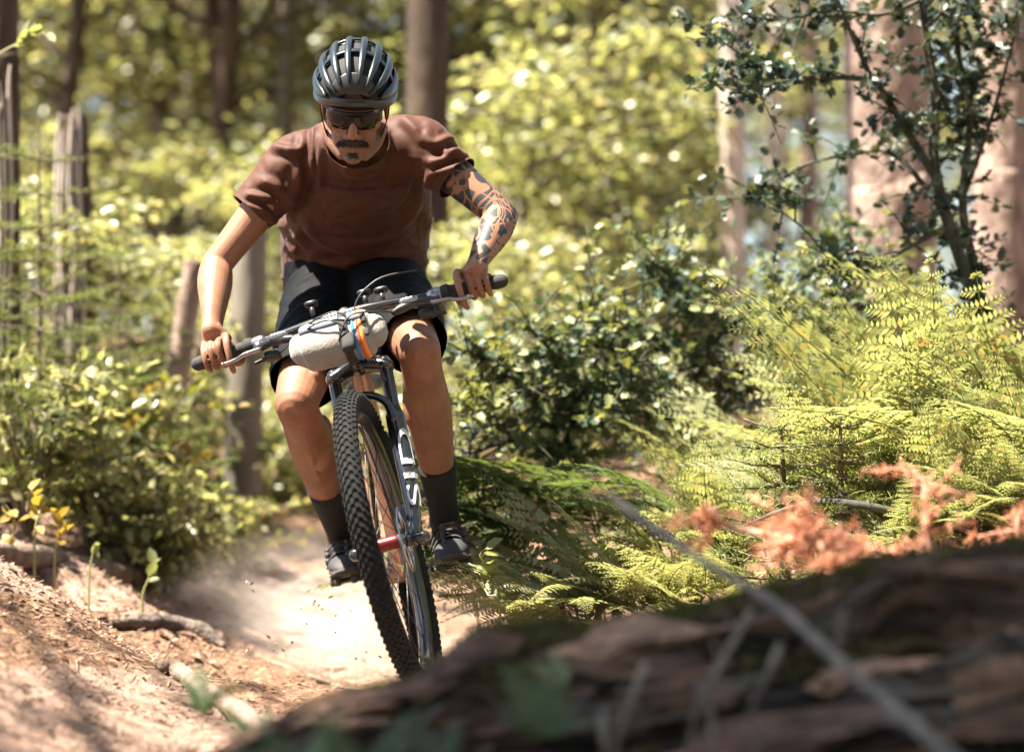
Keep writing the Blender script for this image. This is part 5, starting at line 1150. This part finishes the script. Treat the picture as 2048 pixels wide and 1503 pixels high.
# head
HP, HY, HRo = R(29), R(2), R(2)
HM = Matrix.Translation(at(710, 210, 6.0)) @ Matrix.Rotation(HRo, 4, 'Y') @ Matrix.Rotation(HY, 4, 'Z') @ Matrix.Rotation(HP, 4, 'X')
def hd(x, y, z): return HM @ V((x, y, z))
HR3 = HM.to_3x3()
def hell(c, r, n=24, m=16): body_parts.append(ellipsoid(hd(*c), r, n, m, HR3))
def hloft(keys, side=(1, 0, 0), n=16, sub=5): body_parts.append(loft([(hd(*k[0]), k[1], k[2]) for k in keys], HR3 @ V(side), n, sub))
hell((0, .012, .030), (.077, .098, .090)); hell((0, -.030, -.010), (.067, .060, .075)); hell((0, -.040, -.060), (.056, .048, .055))
hloft([((0, -.052, -.060), .050, .040), ((0, -.064, -.092), .038, .030), ((0, -.070, -.108), .026, .020)])
hell((0, -.084, -.110), (.020, .014, .014))
for s in (-1, 1):
    hell((s * .047, -.066, -.022), (.020, .020, .017)); hell((s * .034, -.074, .018), (.028, .018, .010))
    hloft([((s * .066, .0, -.055), .012, .018), ((s * .054, -.035, -.088), .012, .016), ((s * .028, -.066, -.108), .012, .014)], (0, 1, 0))
    hell((s * .013, -.100, -.044), (.009, .011, .008), 14, 10); hell((s * .079, .010, -.012), (.007, .018, .030)); hell((s * .083, .016, .006), (.006, .013, .014))
hloft([((0, -.084, .018), .010, .010), ((0, -.098, -.006), .009, .011), ((0, -.110, -.028), .011, .012), ((0, -.113, -.040), .0115, .010)])
hell((0, -.090, -.062), (.024, .012, .010))
hloft([((-.024, -.083, -.0745), .004, .004), ((-.010, -.0955, -.0725), .0055, .0055), ((0, -.0965, -.0735), .005, .005), ((.010, -.0955, -.0725), .0055, .0055), ((.024, -.083, -.0745), .004, .004)], (0, 1, 0), 10)
hloft([((-.021, -.083, -.0815), .004, .004), ((0, -.0955, -.0845), .0065, .0065), ((.021, -.083, -.0815), .004, .004)], (0, 1, 0), 10)
body_parts.append(loft([(hd(0, .030, -.045), .056, .060), (hd(0, .045, -.10).lerp(NB, .45), .056, .060), (NB, .066, .066)], V((1, 0, 0)), 22, 6))
rider = thing('person', V((PED_L + PED_R) * .5), 'cyclist in brown T-shirt and black shorts crouching over the handlebar in a helmet', 'person')
bod = remesh(body_parts, 0.0029, 3)
co = get_co(bod)
def segd(co, a, b):
    a, b = np.array(a), np.array(b); t = np.clip(((co - a) @ (b - a)) / ((b - a) @ (b - a)), 0, 1); return np.linalg.norm(co - (a + t[:, None] * (b - a)), axis=1), t
d1, t1 = segd(co, LS, LE); d2, t2 = segd(co, LE, LW)
tat = ((d1 < .075) & (t1 > .3)) | ((d2 < .065) & (t2 < .97)); tat &= co[:, 0] > LS.x
a_ = bod.attributes.new('tattoo', 'FLOAT', 'POINT'); a_.data.foreach_set('value', tat.astype(np.float32))
_hi = np.array(HM.inverted()); lc = co @ _hi[:3, :3].T + _hi[:3, 3]
flu = np.zeros(len(co))
for c_, r_ in ((LK, .07), (RK, .07), (LE, .06), (RE, .06), (BAR(.334), .055), (BAR(-.34), .055), (hd(0, -.11, -.04), .03), (hd(.05, -.07, -.03), .025), (hd(-.05, -.07, -.03), .025), (hd(.08, .01, 0), .04), (hd(-.08, .01, 0), .04)):
    flu = np.maximum(flu, np.exp(-(np.linalg.norm(co - np.array(c_), axis=1) / r_) ** 2))
a_ = bod.attributes.new('flush', 'FLOAT', 'POINT'); a_.data.foreach_set('value', flu.astype(np.float32))
stb = (np.clip((-.040 - lc[:, 2]) / .02, 0, 1) * np.clip((.005 - lc[:, 1]) / .03, 0, 1) * (lc[:, 2] > -.14) * (np.abs(lc[:, 0]) < .09) * np.clip((np.abs(lc[:, 0]) - .0) / .01 + .6, 0, 1))
a_ = bod.attributes.new('stubble', 'FLOAT', 'POINT'); a_.data.foreach_set('value', stb.astype(np.float32))
part('body', bod, M['skin'], rider, label='tanned body with a tattooed left arm')
part('ring', G().add(tube([PL(posf[2] - .0001, 52, .0372), PL(posf[2], 45, .0372)], .0112, 20, 1)), M['gold'], rider)

# facial hair
def hair(keys, name): part(name, G().add(loft([(hd(*k[0]), k[1], k[2]) for k in keys], HR3 @ V((0, 1, 0)), 12, 5)), M['hair'], rider)
hair([((-.036, -.078, -.0745), .004, .003), ((-.024, -.088, -.067), .007, .0085), ((-.010, -.097, -.0635), .007, .0085), ((0, -.099, -.062), .006, .0075), ((.010, -.097, -.0635), .007, .0085), ((.024, -.088, -.067), .007, .0085), ((.036, -.078, -.0745), .004, .003)], 'moustache')
hair([((-.009, -.090, -.096), .003, .003), ((0, -.0930, -.0965), .005, .0055), ((.009, -.090, -.096), .003, .003)], 'chin_beard')

def strands(n, x0, x1, z0, zs, y_f, name, seed):
    rg = np.random.default_rng(seed); x = rg.uniform(x0, x1, n); z = z0 + zs * rg.uniform(-1, 1, n) - 0.25 * np.abs(x) ; C = np.array([list(hd(a, y_f(a) - .003 * rg.random(), b)) for a, b in zip(x, z)])
    D = np.array([list(HR3 @ V((a * 28 + rg.normal(0, .35), -.25, -1))) for a in x]); N_ = np.array([list(HR3 @ V((0, -1, 0)))] * n)
    part(name, leaf_mesh(name, C, D, N_, rg.uniform(.006, .012, n), NEEDLE), M['hair'], rider, kind='stuff')
strands(420, -.036, .036, -.0585, .006, lambda a: -.101 + 12 * a * a, 'moustache_hair', 5)
strands(70, -.012, .012, -.092, .004, lambda a: -.098 + 14 * a * a, 'beard_hair', 6)

# sunglasses
lv = []; lf = []; nlx = 22
for j, z in enumerate((.024, .008, -.012, -.026)):
    for i in range(nlx + 1):
        a = R(-72 + 144 * i / nlx); x = .074 * math.sin(a); y = -.030 - .078 * math.cos(a) * (1 + .02 * j); lowcut = .012 * math.exp(-(x / .012) ** 2) if j == 3 else 0
        taper = 1 if abs(a) < R(50) else 1 - .5 * (abs(a) - R(50)) / R(22)
        lv.append(hd(x, y + (.004 if j == 3 else 0), .002 + (z - .002 + lowcut) * taper))
for j in range(3):
    for i in range(nlx): lf.append([j * (nlx+1) + i, (j+1) * (nlx+1) + i, (j+1) * (nlx+1) + i + 1, j * (nlx+1) + i + 1])
sg = bpy.data.objects.new('sunglasses', None); _link(sg, rider, False); WT[sg.name] = V((0, 0, 0))
gl = part('lens', G().add((lv, lf)), M['lens'], sg); sm = gl.modifiers.new('thick', 'SOLIDIFY'); sm.thickness = .002
part('frame', G().add(tube(lv[:nlx + 1], .0028, 8, 2)), M['satin_black'], sg)
for s in (-1, 1): part('temple_arm', G().add(tube([hd(s * .071, -.052, .014), hd(s * .080, -.02, .012), hd(s * .084, .03, .008)], .003, 8, 3)), M['satin_black'], sg)

# helmet: shell bands running front to back over a dark liner
hel = bpy.data.objects.new('helmet', None); _link(hel, rider, False); WT[hel.name] = V((0, 0, 0)); hel['label'] = 'dark blue vented cycling helmet'
def hsurf(phi, lam, k=1.0):
    """phi: sideways angle of the band (0 = crown), lam: from brow (-90) over the top (0) to nape (90)"""
    A_, B_, C_ = .106 * k, .150 * k, .118 * k
    x = A_ * math.sin(phi) * math.cos(lam) ** .55 if math.cos(lam) > 0 else 0.0
    y = B_ * math.sin(lam); z = C_ * math.cos(phi) * max(math.cos(lam), 0) ** .75
    t = R(9)
    return hd(x, .012 + y * math.cos(t) + z * math.sin(t) * .3, .046 + z - y * math.sin(t) * .35)
def hstrip(phi_f, hw, k0, k1, lam0, lam1, n=26, bulge=0.0):
    v = []; f = []; m = 9
    for i in range(n + 1):
        lam = lam0 + (lam1 - lam0) * i / n; e = min(1, min(i, n - i) / 3 + .25)
        for j in range(m):
            q = -1 + 2 * j / (m - 1); ph = phi_f(lam) + hw(lam) * q * e; v.append(hsurf(ph, lam, k1 + bulge * (1 - q * q)))
        for j in range(m):
            q = 1 - 2 * j / (m - 1); ph = phi_f(lam) + hw(lam) * q * e; v.append(hsurf(ph, lam, k0))
    w = 2 * m
    for i in range(n):
        for j in range(w): j2 = (j + 1) % w; f.append([i*w + j, i*w + j2, (i+1)*w + j2, (i+1)*w + j])
    f.append(list(range(w))[::-1]); f.append([n*w + j for j in range(w)])
    return v, f
liner_v, liner_f = [], []
n1, n2 = 30, 26
for i in range(n1 + 1):
    for j in range(n2 + 1): liner_v.append(hsurf(R(-88 + 176 * j / n2), R(-84 + 168 * i / n1), .88))
for i in range(n1):
    for j in range(n2): liner_f.append([i*(n2+1)+j, i*(n2+1)+j+1, (i+1)*(n2+1)+j+1, (i+1)*(n2+1)+j])
ln_o = part('liner', G().add((liner_v, liner_f)), M['helmet_in'], hel); sm = ln_o.modifiers.new('thick', 'SOLIDIFY'); sm.thickness = .006
for ph, w_, l0, l1 in ((-11, 4.6, -72, 78), (11, 4.6, -72, 78), (-33, 5.2, -74, 76), (33, 5.2, -74, 76), (-56, 5.6, -76, 74), (56, 5.6, -76, 74), (-80, 7.5, -64, 62), (80, 7.5, -64, 62)):
    part('rib', G().add(hstrip(lambda l, p=ph: R(p), lambda l, w=w_: R(w), .90, .985, R(l0), R(l1), bulge=.025)), M['helmet'], hel)
part('brow', G().add(hstrip(lambda l: 0.0, lambda l: R(62), .86, .965, R(-84), R(-58), 12)), M['satin_black'], hel)  # black colour stands in for shade on the brow
for l_, w_ in ((-22, 3.2), (18, 3.5), (50, 4)):
    # cross bridges between ribs
    v = []; f = []
    for i in range(25):
        ph = R(-78 + 156 * i / 24)
        for (dl, k) in ((-w_, .92), (-w_, .965), (w_, .965), (w_, .92)): v.append(hsurf(ph, R(l_ + dl), k))
    for i in range(24):
        for j in range(4): f.append([i*4 + j, i*4 + (j+1) % 4, (i+1)*4 + (j+1) % 4, (i+1)*4 + j])
    part('bridge', G().add((v, f)), M['helmet'], hel)
rim = []
for i in range(41):
    a = math.pi + 2 * math.pi * i / 40; x = .098 * math.sin(a); y = .012 - .140 * math.cos(a)
    rim.append((hd(x, y, .052 + .014 * math.cos(a * 2) - .012 * math.cos(a) - .010 * (1 - abs(math.cos(a)))), .0065, .012))
part('rim_band', G().add(loft(rim, (HR3 @ V((0, 0, 1))), 14, 2, False, False)) if False else G().add(loft([(p, b_, a_) for p, a_, b_ in rim], HR3 @ V((0, 0, 1)), 14, 2, False, False)), M['helmet'], hel)
for s in (-1, 1):
    part('strap', G().add(loft([(hd(s * .088, -.035, .035), .004, .0016), (hd(s * .080, -.020, -.030), .006, .0016), (hd(s * .060, -.030, -.085), .006, .0016), (hd(s * .022, -.052, -.122), .006, .0016), (hd(0, -.056, -.127), .006, .0016)], HR3 @ V((0, 1, 0)), 8, 5)), M['webbing'], hel)

# ------------------------------------------------------------------ clothes
def cut(me, planes):
    """trim the ends of sleeves and legs: planes (point, outward direction, radius)"""
    bm = bmesh.new(); bm.from_mesh(me)
    for p, nrm, rad in planes:
        fs = [f for f in bm.faces if (f.calc_center_median() - p).length < rad]
        geom = set(fs)
        for f in fs: geom.update(f.edges); geom.update(f.verts)
        bmesh.ops.bisect_plane(bm, geom=list(geom), plane_co=p, plane_no=nrm, clear_outer=True, dist=1e-5)
    bm.to_mesh(me); bm.free()
    me.polygons.foreach_set('use_smooth', [True] * len(me.polygons))
def folds(me, amp, spec, seed):
    """cloth folds: each spec (origin, direction, length scale, radius, strength) makes creases running along a direction"""
    co = get_co(me); no = get_no(me); d = amp * 0.35 * (fbm(co[:, 0] * 6, co[:, 1] * 6, co[:, 2] * 6, 2, seed) + .4)
    for (o, dr, wl, rad, st) in spec:
        # a few parallel ridges running along dr: sharp crests, wide soft troughs, wandering a little
        o = np.array(o); dr = np.array(V(dr).normalized()); rel = co - o; al = rel @ dr; w = np.exp(-(np.linalg.norm(rel, axis=1) / rad) ** 2)
        q = np.cross(np.broadcast_to(dr, no.shape), no); ac = (rel * (q / np.maximum(np.linalg.norm(q, axis=1, keepdims=True), 1e-6))).sum(1)
        ph = ac / wl + 0.9 * fbm(co[:, 0] * 9, co[:, 1] * 9, co[:, 2] * 9, 2, seed + 5) + al / rad * .5
        rg = 1 - np.abs(np.sin(ph * math.pi)); rg = rg * rg
        d = d + st * w * rg * amp * (0.5 + 0.5 * vnoise(co[:, 0] * 13, co[:, 1] * 13, co[:, 2] * 13, seed + 9) + .35)
    set_co(me, co + no * d[:, None])
def ridges(me, lines):
    """single creases: (polyline in chest coordinates, half width, height)"""
    co = get_co(me); no = get_no(me); zc = -co[:, 1] * _sp + (co[:, 2] - CAMZ) * _cp; P2 = np.stack([co[:, 0] * 776, -zc * 776], 1); d = np.zeros(len(co)); fr_m = np.clip((-no[:, 1] + .25) * 2, 0, 1)
    for ln_, w, h in lines:
        pts = crom([[(a - 1024), (b - 751.5)] for a, b in ln_], 6); best = np.full(len(co), 1e9); bt = np.zeros(len(co)); m = len(pts) - 1
        for i, (a, b) in enumerate(zip(pts[:-1], pts[1:])):
            ab = b - a; t = np.clip(((P2 - a) @ ab) / max(ab @ ab, 1e-6), 0, 1); dd = np.linalg.norm(P2 - (a + t[:, None] * ab), axis=1); k = dd < best; best[k] = dd[k]; bt[k] = (i + t[k]) / m
        env = np.clip(np.sin(np.clip(bt, .03, .97) * math.pi) * 1.6, 0, 1); q = best / w
        d += 1.25 * h * env * (np.exp(-q * q) - 0.45 * np.exp(-((q - 1.9) / 1.1) ** 2)) * fr_m
    set_co(me, co + no * d[:, None])
def garment(name, me, m, label=None, th=.0022):
    o = part(name, me, m, rider, label=label); q = o.modifiers.new('soft', 'SMOOTH'); q.factor = .5; q.iterations = 2; s = o.modifiers.new('thick', 'SOLIDIFY'); s.thickness = th; s.offset = 1.0; return o
def up_ax(a, b): return (b - a).normalized()
HEM, HEM_D = at(710, 562, 6.61), (PELV - WAI).normalized()
sp = [loft([(at(710, 590, 6.62), .200, .135), (at(709, 545, 6.61), .196, .135), (at(709, 480, 6.56), .199, .145), (at(712, 410, 6.45), .196, .150), (at(714, 355, 6.34), .185, .13), (at(715, 312, 6.28), .160, .105), (at(714, 293, 6.21), .098, .083), (at(713, 281, 6.155), .082, .072), (at(713, 272, 6.11), .080, .070)], V((1, 0, 0)), 36, 6), ellipsoid(at(718, 300, 6.40), (.165, .12, .088))]
SLE_L, SLE_R = at(914, 358, 6.20), at(502, 424, 6.26)
for Sh, E, SE, s in ((LS, LE, SLE_L, 1), (RS, RE, SLE_R, -1)):
    axd = (SE - Sh).normalized()
    sp.append(loft([(Sh.lerp(UCH, .5), .090, .085), (Sh, .074, .070), (Sh.lerp(SE, .5), .066, .064), (SE, .060, .060), (SE + axd * .05, .059, .059)], UP, 28, 6))
shirt = remesh(sp, 0.005, 6)
aL, aR = (SLE_L - LS).normalized(), (SLE_R - RS).normalized()
folds(shirt, .003, [(LS + V((-.02, -.04, -.09)), aL, .05, .15, 1.0), (SLE_L, aL.cross(V((0, 1, 0))), .035, .10, .8), (SLE_R, aR.cross(V((0, 1, 0))), .045, .12, 1.0), (RS + V((.05, -.06, -.06)), V((.25, 0, -1)), .045, .17, 1.3), (RS + V((.02, -.02, .02)), V((-1, 0, -.5)), .05, .11, .7),
                    (at(640, 500, 6.4), V((1, 0, .7)), .055, .17, 1.3), (at(800, 480, 6.4), V((-1, 0, .7)), .055, .17, 1.2), (at(700, 400, 6.3), V((1, 0, -.25)), .09, .2, .5), (at(700, 540, 6.4), V((1, 0, .12)), .045, .22, 1.2)], 81)
ridges(shirt, [([(630, 250), (627, 300), (626, 365)], 8, .012), ([(645, 270), (643, 320), (636, 385)], 7, .010), ([(608, 262), (603, 300), (570, 300), (540, 292)], 8, .009), ([(600, 330), (590, 380), (560, 430)], 9, .010), ([(492, 392), (520, 395), (556, 400)], 7, .009), ([(486, 410), (528, 424), (552, 448)], 7, .009), ([(520, 360), (560, 380), (590, 420)], 9, .008),
               ([(560, 470), (586, 500), (640, 520), (700, 528)], 8, .013), ([(575, 455), (606, 490), (660, 508)], 8, .012), ([(600, 445), (640, 480), (700, 500)], 9, .009), ([(562, 512), (600, 530), (660, 540)], 7, .010), ([(840, 350), (832, 405), (796, 446)], 9, .011), ([(862, 345), (852, 395), (846, 462)], 8, .010), ([(820, 340), (800, 390), (750, 420)], 10, .009), ([(850, 470), (800, 500), (740, 515)], 9, .011), ([(858, 500), (810, 525), (750, 535)], 8, .010),
               ([(852, 258), (868, 292), (908, 275)], 8, .009), ([(880, 300), (905, 312), (942, 318)], 7, .009), ([(866, 350), (900, 345), (950, 326)], 6, .009), ([(858, 330), (885, 326), (925, 300)], 7, .009), ([(800, 235), (830, 262), (850, 300)], 10, .008), ([(690, 345), (720, 352), (760, 340)], 7, .006)])
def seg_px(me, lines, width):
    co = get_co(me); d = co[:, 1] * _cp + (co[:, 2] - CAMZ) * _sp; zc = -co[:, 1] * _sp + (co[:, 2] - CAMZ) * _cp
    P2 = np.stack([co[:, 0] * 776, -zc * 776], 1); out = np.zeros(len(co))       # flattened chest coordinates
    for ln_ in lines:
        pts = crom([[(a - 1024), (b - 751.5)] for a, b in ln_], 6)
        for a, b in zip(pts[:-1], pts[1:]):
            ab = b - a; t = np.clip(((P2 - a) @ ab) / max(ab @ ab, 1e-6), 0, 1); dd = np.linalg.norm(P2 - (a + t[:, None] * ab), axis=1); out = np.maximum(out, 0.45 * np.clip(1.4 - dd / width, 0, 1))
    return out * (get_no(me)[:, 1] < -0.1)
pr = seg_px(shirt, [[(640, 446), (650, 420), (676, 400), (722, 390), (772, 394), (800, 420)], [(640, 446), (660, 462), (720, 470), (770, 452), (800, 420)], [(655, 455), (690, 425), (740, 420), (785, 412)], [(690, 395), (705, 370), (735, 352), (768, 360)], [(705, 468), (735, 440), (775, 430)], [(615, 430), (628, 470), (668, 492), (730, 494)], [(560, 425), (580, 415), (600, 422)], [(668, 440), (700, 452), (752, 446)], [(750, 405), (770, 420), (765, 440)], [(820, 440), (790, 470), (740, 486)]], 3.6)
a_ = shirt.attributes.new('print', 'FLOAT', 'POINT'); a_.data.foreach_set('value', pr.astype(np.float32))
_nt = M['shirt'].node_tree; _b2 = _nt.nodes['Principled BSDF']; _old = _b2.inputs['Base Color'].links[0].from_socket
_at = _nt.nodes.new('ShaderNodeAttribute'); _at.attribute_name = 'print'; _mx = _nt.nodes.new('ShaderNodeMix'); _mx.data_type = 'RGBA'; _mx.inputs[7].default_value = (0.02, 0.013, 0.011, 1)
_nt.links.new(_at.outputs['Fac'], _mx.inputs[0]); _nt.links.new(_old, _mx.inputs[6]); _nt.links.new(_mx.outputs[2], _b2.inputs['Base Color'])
cut(shirt, [(SLE_L, aL, .14), (SLE_R, aR, .15), (HEM, HEM_D, .30), (at(713, 282, 6.155), (at(713, 272, 6.11) - at(713, 281, 6.155)).normalized(), .12)])
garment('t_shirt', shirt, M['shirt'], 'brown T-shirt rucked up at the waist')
shp = [loft([(at(707, 520, 6.55), .185, .135), (PELV, .190, .140), (at(707, 625, 6.53), .175, .125)], V((1, 0, 0)), 32, 6)]
HEM_L, HEM_R = LH.lerp(LK, .86), RH.lerp(RK, .80)
for Hp, K, He in ((LH, LK, HEM_L), (RH, RK, HEM_R)):
    axd = (He - Hp).normalized()
    shp.append(loft([(Hp, .115, .118), (Hp.lerp(He, .5), .105, .104), (He, .083, .086), (He + axd * .05, .080, .083)], V((1, 0, 0)), 28, 6))
shorts = remesh(shp, 0.006, 6)
hl, hr = (HEM_L - LH).normalized(), (HEM_R - RH).normalized()
folds(shorts, .008, [(HEM_L, hl.cross(V((1, 0, 0))), .05, .18, .8), (HEM_R, V((1, 0, .3)), .05, .2, .9), (RH + V((-.08, -.1, 0)), V((1, 0, .5)), .05, .2, 1.0), (LH + V((.08, -.1, 0)), V((-1, 0, .5)), .05, .2, 1.0)], 91)
cut(shorts, [(HEM_L, hl, .17), (HEM_R, hr, .17), (at(708, 530, 6.55), (WAI - PELV).normalized(), .30)])
garment('shorts', shorts, M['shorts'], 'loose black knee length shorts')
def seg_tube(a, b, t0, t1, rad, extra): return loft([(mixp(a, b, t, o), r1, r2) for t, r1, r2, o in extra], V((1, 0, 0)), 24, 5)
for K, An, t0 in ((LK, LA, .66), (RK, RA_, .62)):
    dn = (An - K).normalized(); bk = (V((0, 1, 0)) - dn * dn.y).normalized()
    part('sock', G().add(loft([(mixp(K, An, t0, bk * .006), .0495, .0515), (mixp(K, An, t0 + .005, bk * .006), .0505, .0525), (mixp(K, An, .80, bk * .002), .0425, .045), (mixp(K, An, .92), .0385, .043), (An, .039, .045), (An + toe_dir * .05 - _u * .035, .042, .036)], V((1, 0, 0)), 24, 5, False, True)), M['sock'], rider)
# shoes
def shoe(An, ped, s):
    t = toe_dir; u = (_u - t * _u.dot(t)).normalized(); l = _l; base = ped + u * .016 + l * (s * .004)
    def Q(a, f_, h): return base + l * (a * 1.1) + t * (f_ * 1.06) + u * (h * 1.06)        # f_: from pedal axle towards the toe
    up = [loft([(Q(0, -.165, .040), .026, .030), (Q(0, -.14, .045), .034, .042), (Q(0, -.09, .042), .036, .040), (Q(0, -.03, .036), .040, .036), (Q(s * .002, .04, .029), .046, .029), (Q(s * -.002, .085, .024), .042, .023), (Q(s * -.006, .108, .020), .030, .016)], l, 26, 6),
          loft([(Q(0, -.115, .05), .036, .044), (Q(0, -.118, .085), .038, .046), (An + _u * .012, .043, .050)], l, 22, 5)]
    so = bpy.data.objects.new('shoe', None); _link(so, rider, False); WT[so.name] = V((0, 0, 0))
    part('upper', remesh(up, .0035, 4), M['shoe'], so)
    part('sole', G().add(loft([(Q(0, -.172, .006), .028, .008), (Q(0, -.13, .004), .036, .009), (Q(0, -.05, .004), .036, .008), (Q(0, .03, .004), .048, .009), (Q(0, .085, .008), .044, .010), (Q(s * -.005, .115, .016), .028, .010)], l, 22, 6)), M['sole'], so)
    part('toe_cap', G().add(loft([(Q(0, .055, .016), .0485, .012), (Q(s * -.003, .092, .016), .042, .012), (Q(s * -.006, .117, .017), .026, .010)], l, 20, 5)), M['sole'], so)
    for f_, a in ((.095, -.024), (.095, .018), (.07, -.034), (.07, .034), (.045, -.036), (.045, .036), (-.13, -.024), (-.13, .024), (-.155, 0), (.02, -.036), (.02, .036)):
        part('sole_lug', G().add(box(Q(a, f_, -.010), l * .009, t * .009, u * .010, .25)), M['sole'], so)
    for k, (f_, h) in enumerate(((.035, .060), (-.005, .074), (-.045, .083))):
        part('buckle_strap', G().add(loft([(Q(-.045, f_, h - .034), .010, .003), (Q(-.026, f_, h - .004), .011, .003), (Q(0, f_, h + .002), .011, .003), (Q(.026, f_, h - .004), .011, .003), (Q(.045, f_, h - .034), .010, .003)], t, 10, 5)), M['shoe'], so)
        part('buckle', G().add(box(Q(s * .040, f_, h - .018), l * .007, t * .012, u * .010, .35)), M['satin_black'], so)
    for k in range(3): part('eyelet', G().add(tube([Q(s * -.012, .065 - .04 * k, .050 + .014 * k), Q(s * -.012, .065 - .04 * k, .056 + .014 * k)], .006, 12, 1)), M['satin_black'], so)
    part('cleat', G().add(box(Q(0, .01, -.008), l * .014, t * .022, u * .006, .25)), M['steel'], so)
shoe(LA, PED_L, 1); shoe(RA_, PED_R, -1)
# ------------------------------------------------------------------ dust thrown up by the wheels
def dust_mat():
    m = bpy.data.materials.new('dust'); m.use_nodes = True; nt = m.node_tree; N = nt.nodes; L = nt.links
    N.remove(N['Principled BSDF']); out = N['Material Output']; pv = N.new('ShaderNodeVolumePrincipled')
    pv.inputs['Color'].default_value = (0.97, 0.86, 0.79, 1); pv.inputs['Anisotropy'].default_value = 0.1
    tc = N.new('ShaderNodeTexCoord'); nz = N.new('ShaderNodeTexNoise'); nz.inputs['Scale'].default_value = 2.6; nz.inputs['Detail'].default_value = 6; nz.inputs['Roughness'].default_value = .62; nz.inputs['Distortion'].default_value = .8; L.new(tc.outputs['Object'], nz.inputs['Vector'])
    ln = N.new('ShaderNodeVectorMath'); ln.operation = 'LENGTH'; L.new(tc.outputs['Object'], ln.inputs[0])
    mr = N.new('ShaderNodeMapRange'); mr.inputs['From Min'].default_value = 1.0; mr.inputs['From Max'].default_value = 0.1; mr.interpolation_type = 'SMOOTHERSTEP'; L.new(ln.outputs['Value'], mr.inputs['Value'])
    m2 = N.new('ShaderNodeMapRange'); m2.inputs['From Min'].default_value = .45; m2.inputs['From Max'].default_value = .64; L.new(nz.outputs['Fac'], m2.inputs['Value'])
    mu = N.new('ShaderNodeMath'); mu.operation = 'MULTIPLY'; L.new(mr.outputs['Result'], mu.inputs[0]); L.new(m2.outputs['Result'], mu.inputs[1])
    m3 = N.new('ShaderNodeMath'); m3.operation = 'MULTIPLY'; m3.inputs[1].default_value = 1.9; L.new(mu.outputs[0], m3.inputs[0])
    L.new(m3.outputs[0], pv.inputs['Density']); L.new(pv.outputs['Volume'], out.inputs['Volume']); return m
dm = G().add(ellipsoid((0, 0, 0), (1, 1, 1), 24, 14)).mesh('dust_cloud'); dust = part('dust_cloud', dm, dust_mat())
dust.location = at(700, 1205, 7.4); dust.scale = (0.66, 0.9, 0.30)
tag(dust, 'pale dust cloud hanging over the trail behind the wheels', 'dust', kind='stuff')
g = G(); rd = random.Random(3)
for k in range(60):
    p = at(rd.gauss(690, 130), rd.uniform(1150, 1340), rd.uniform(5.9, 7.2)); q = rd.uniform(.001, .003)
    if p.z < gz(p.x, p.y) + .01: continue
    g.add(box(p, V((q, rd.gauss(0, q), 0)), V((0, q, rd.gauss(0, q))), V((rd.gauss(0, q), 0, q))))
part('flying_dirt', g.mesh('flying_dirt', False), M['litter'], kind='stuff')['label'] = 'crumbs of dirt flying up behind the wheels'
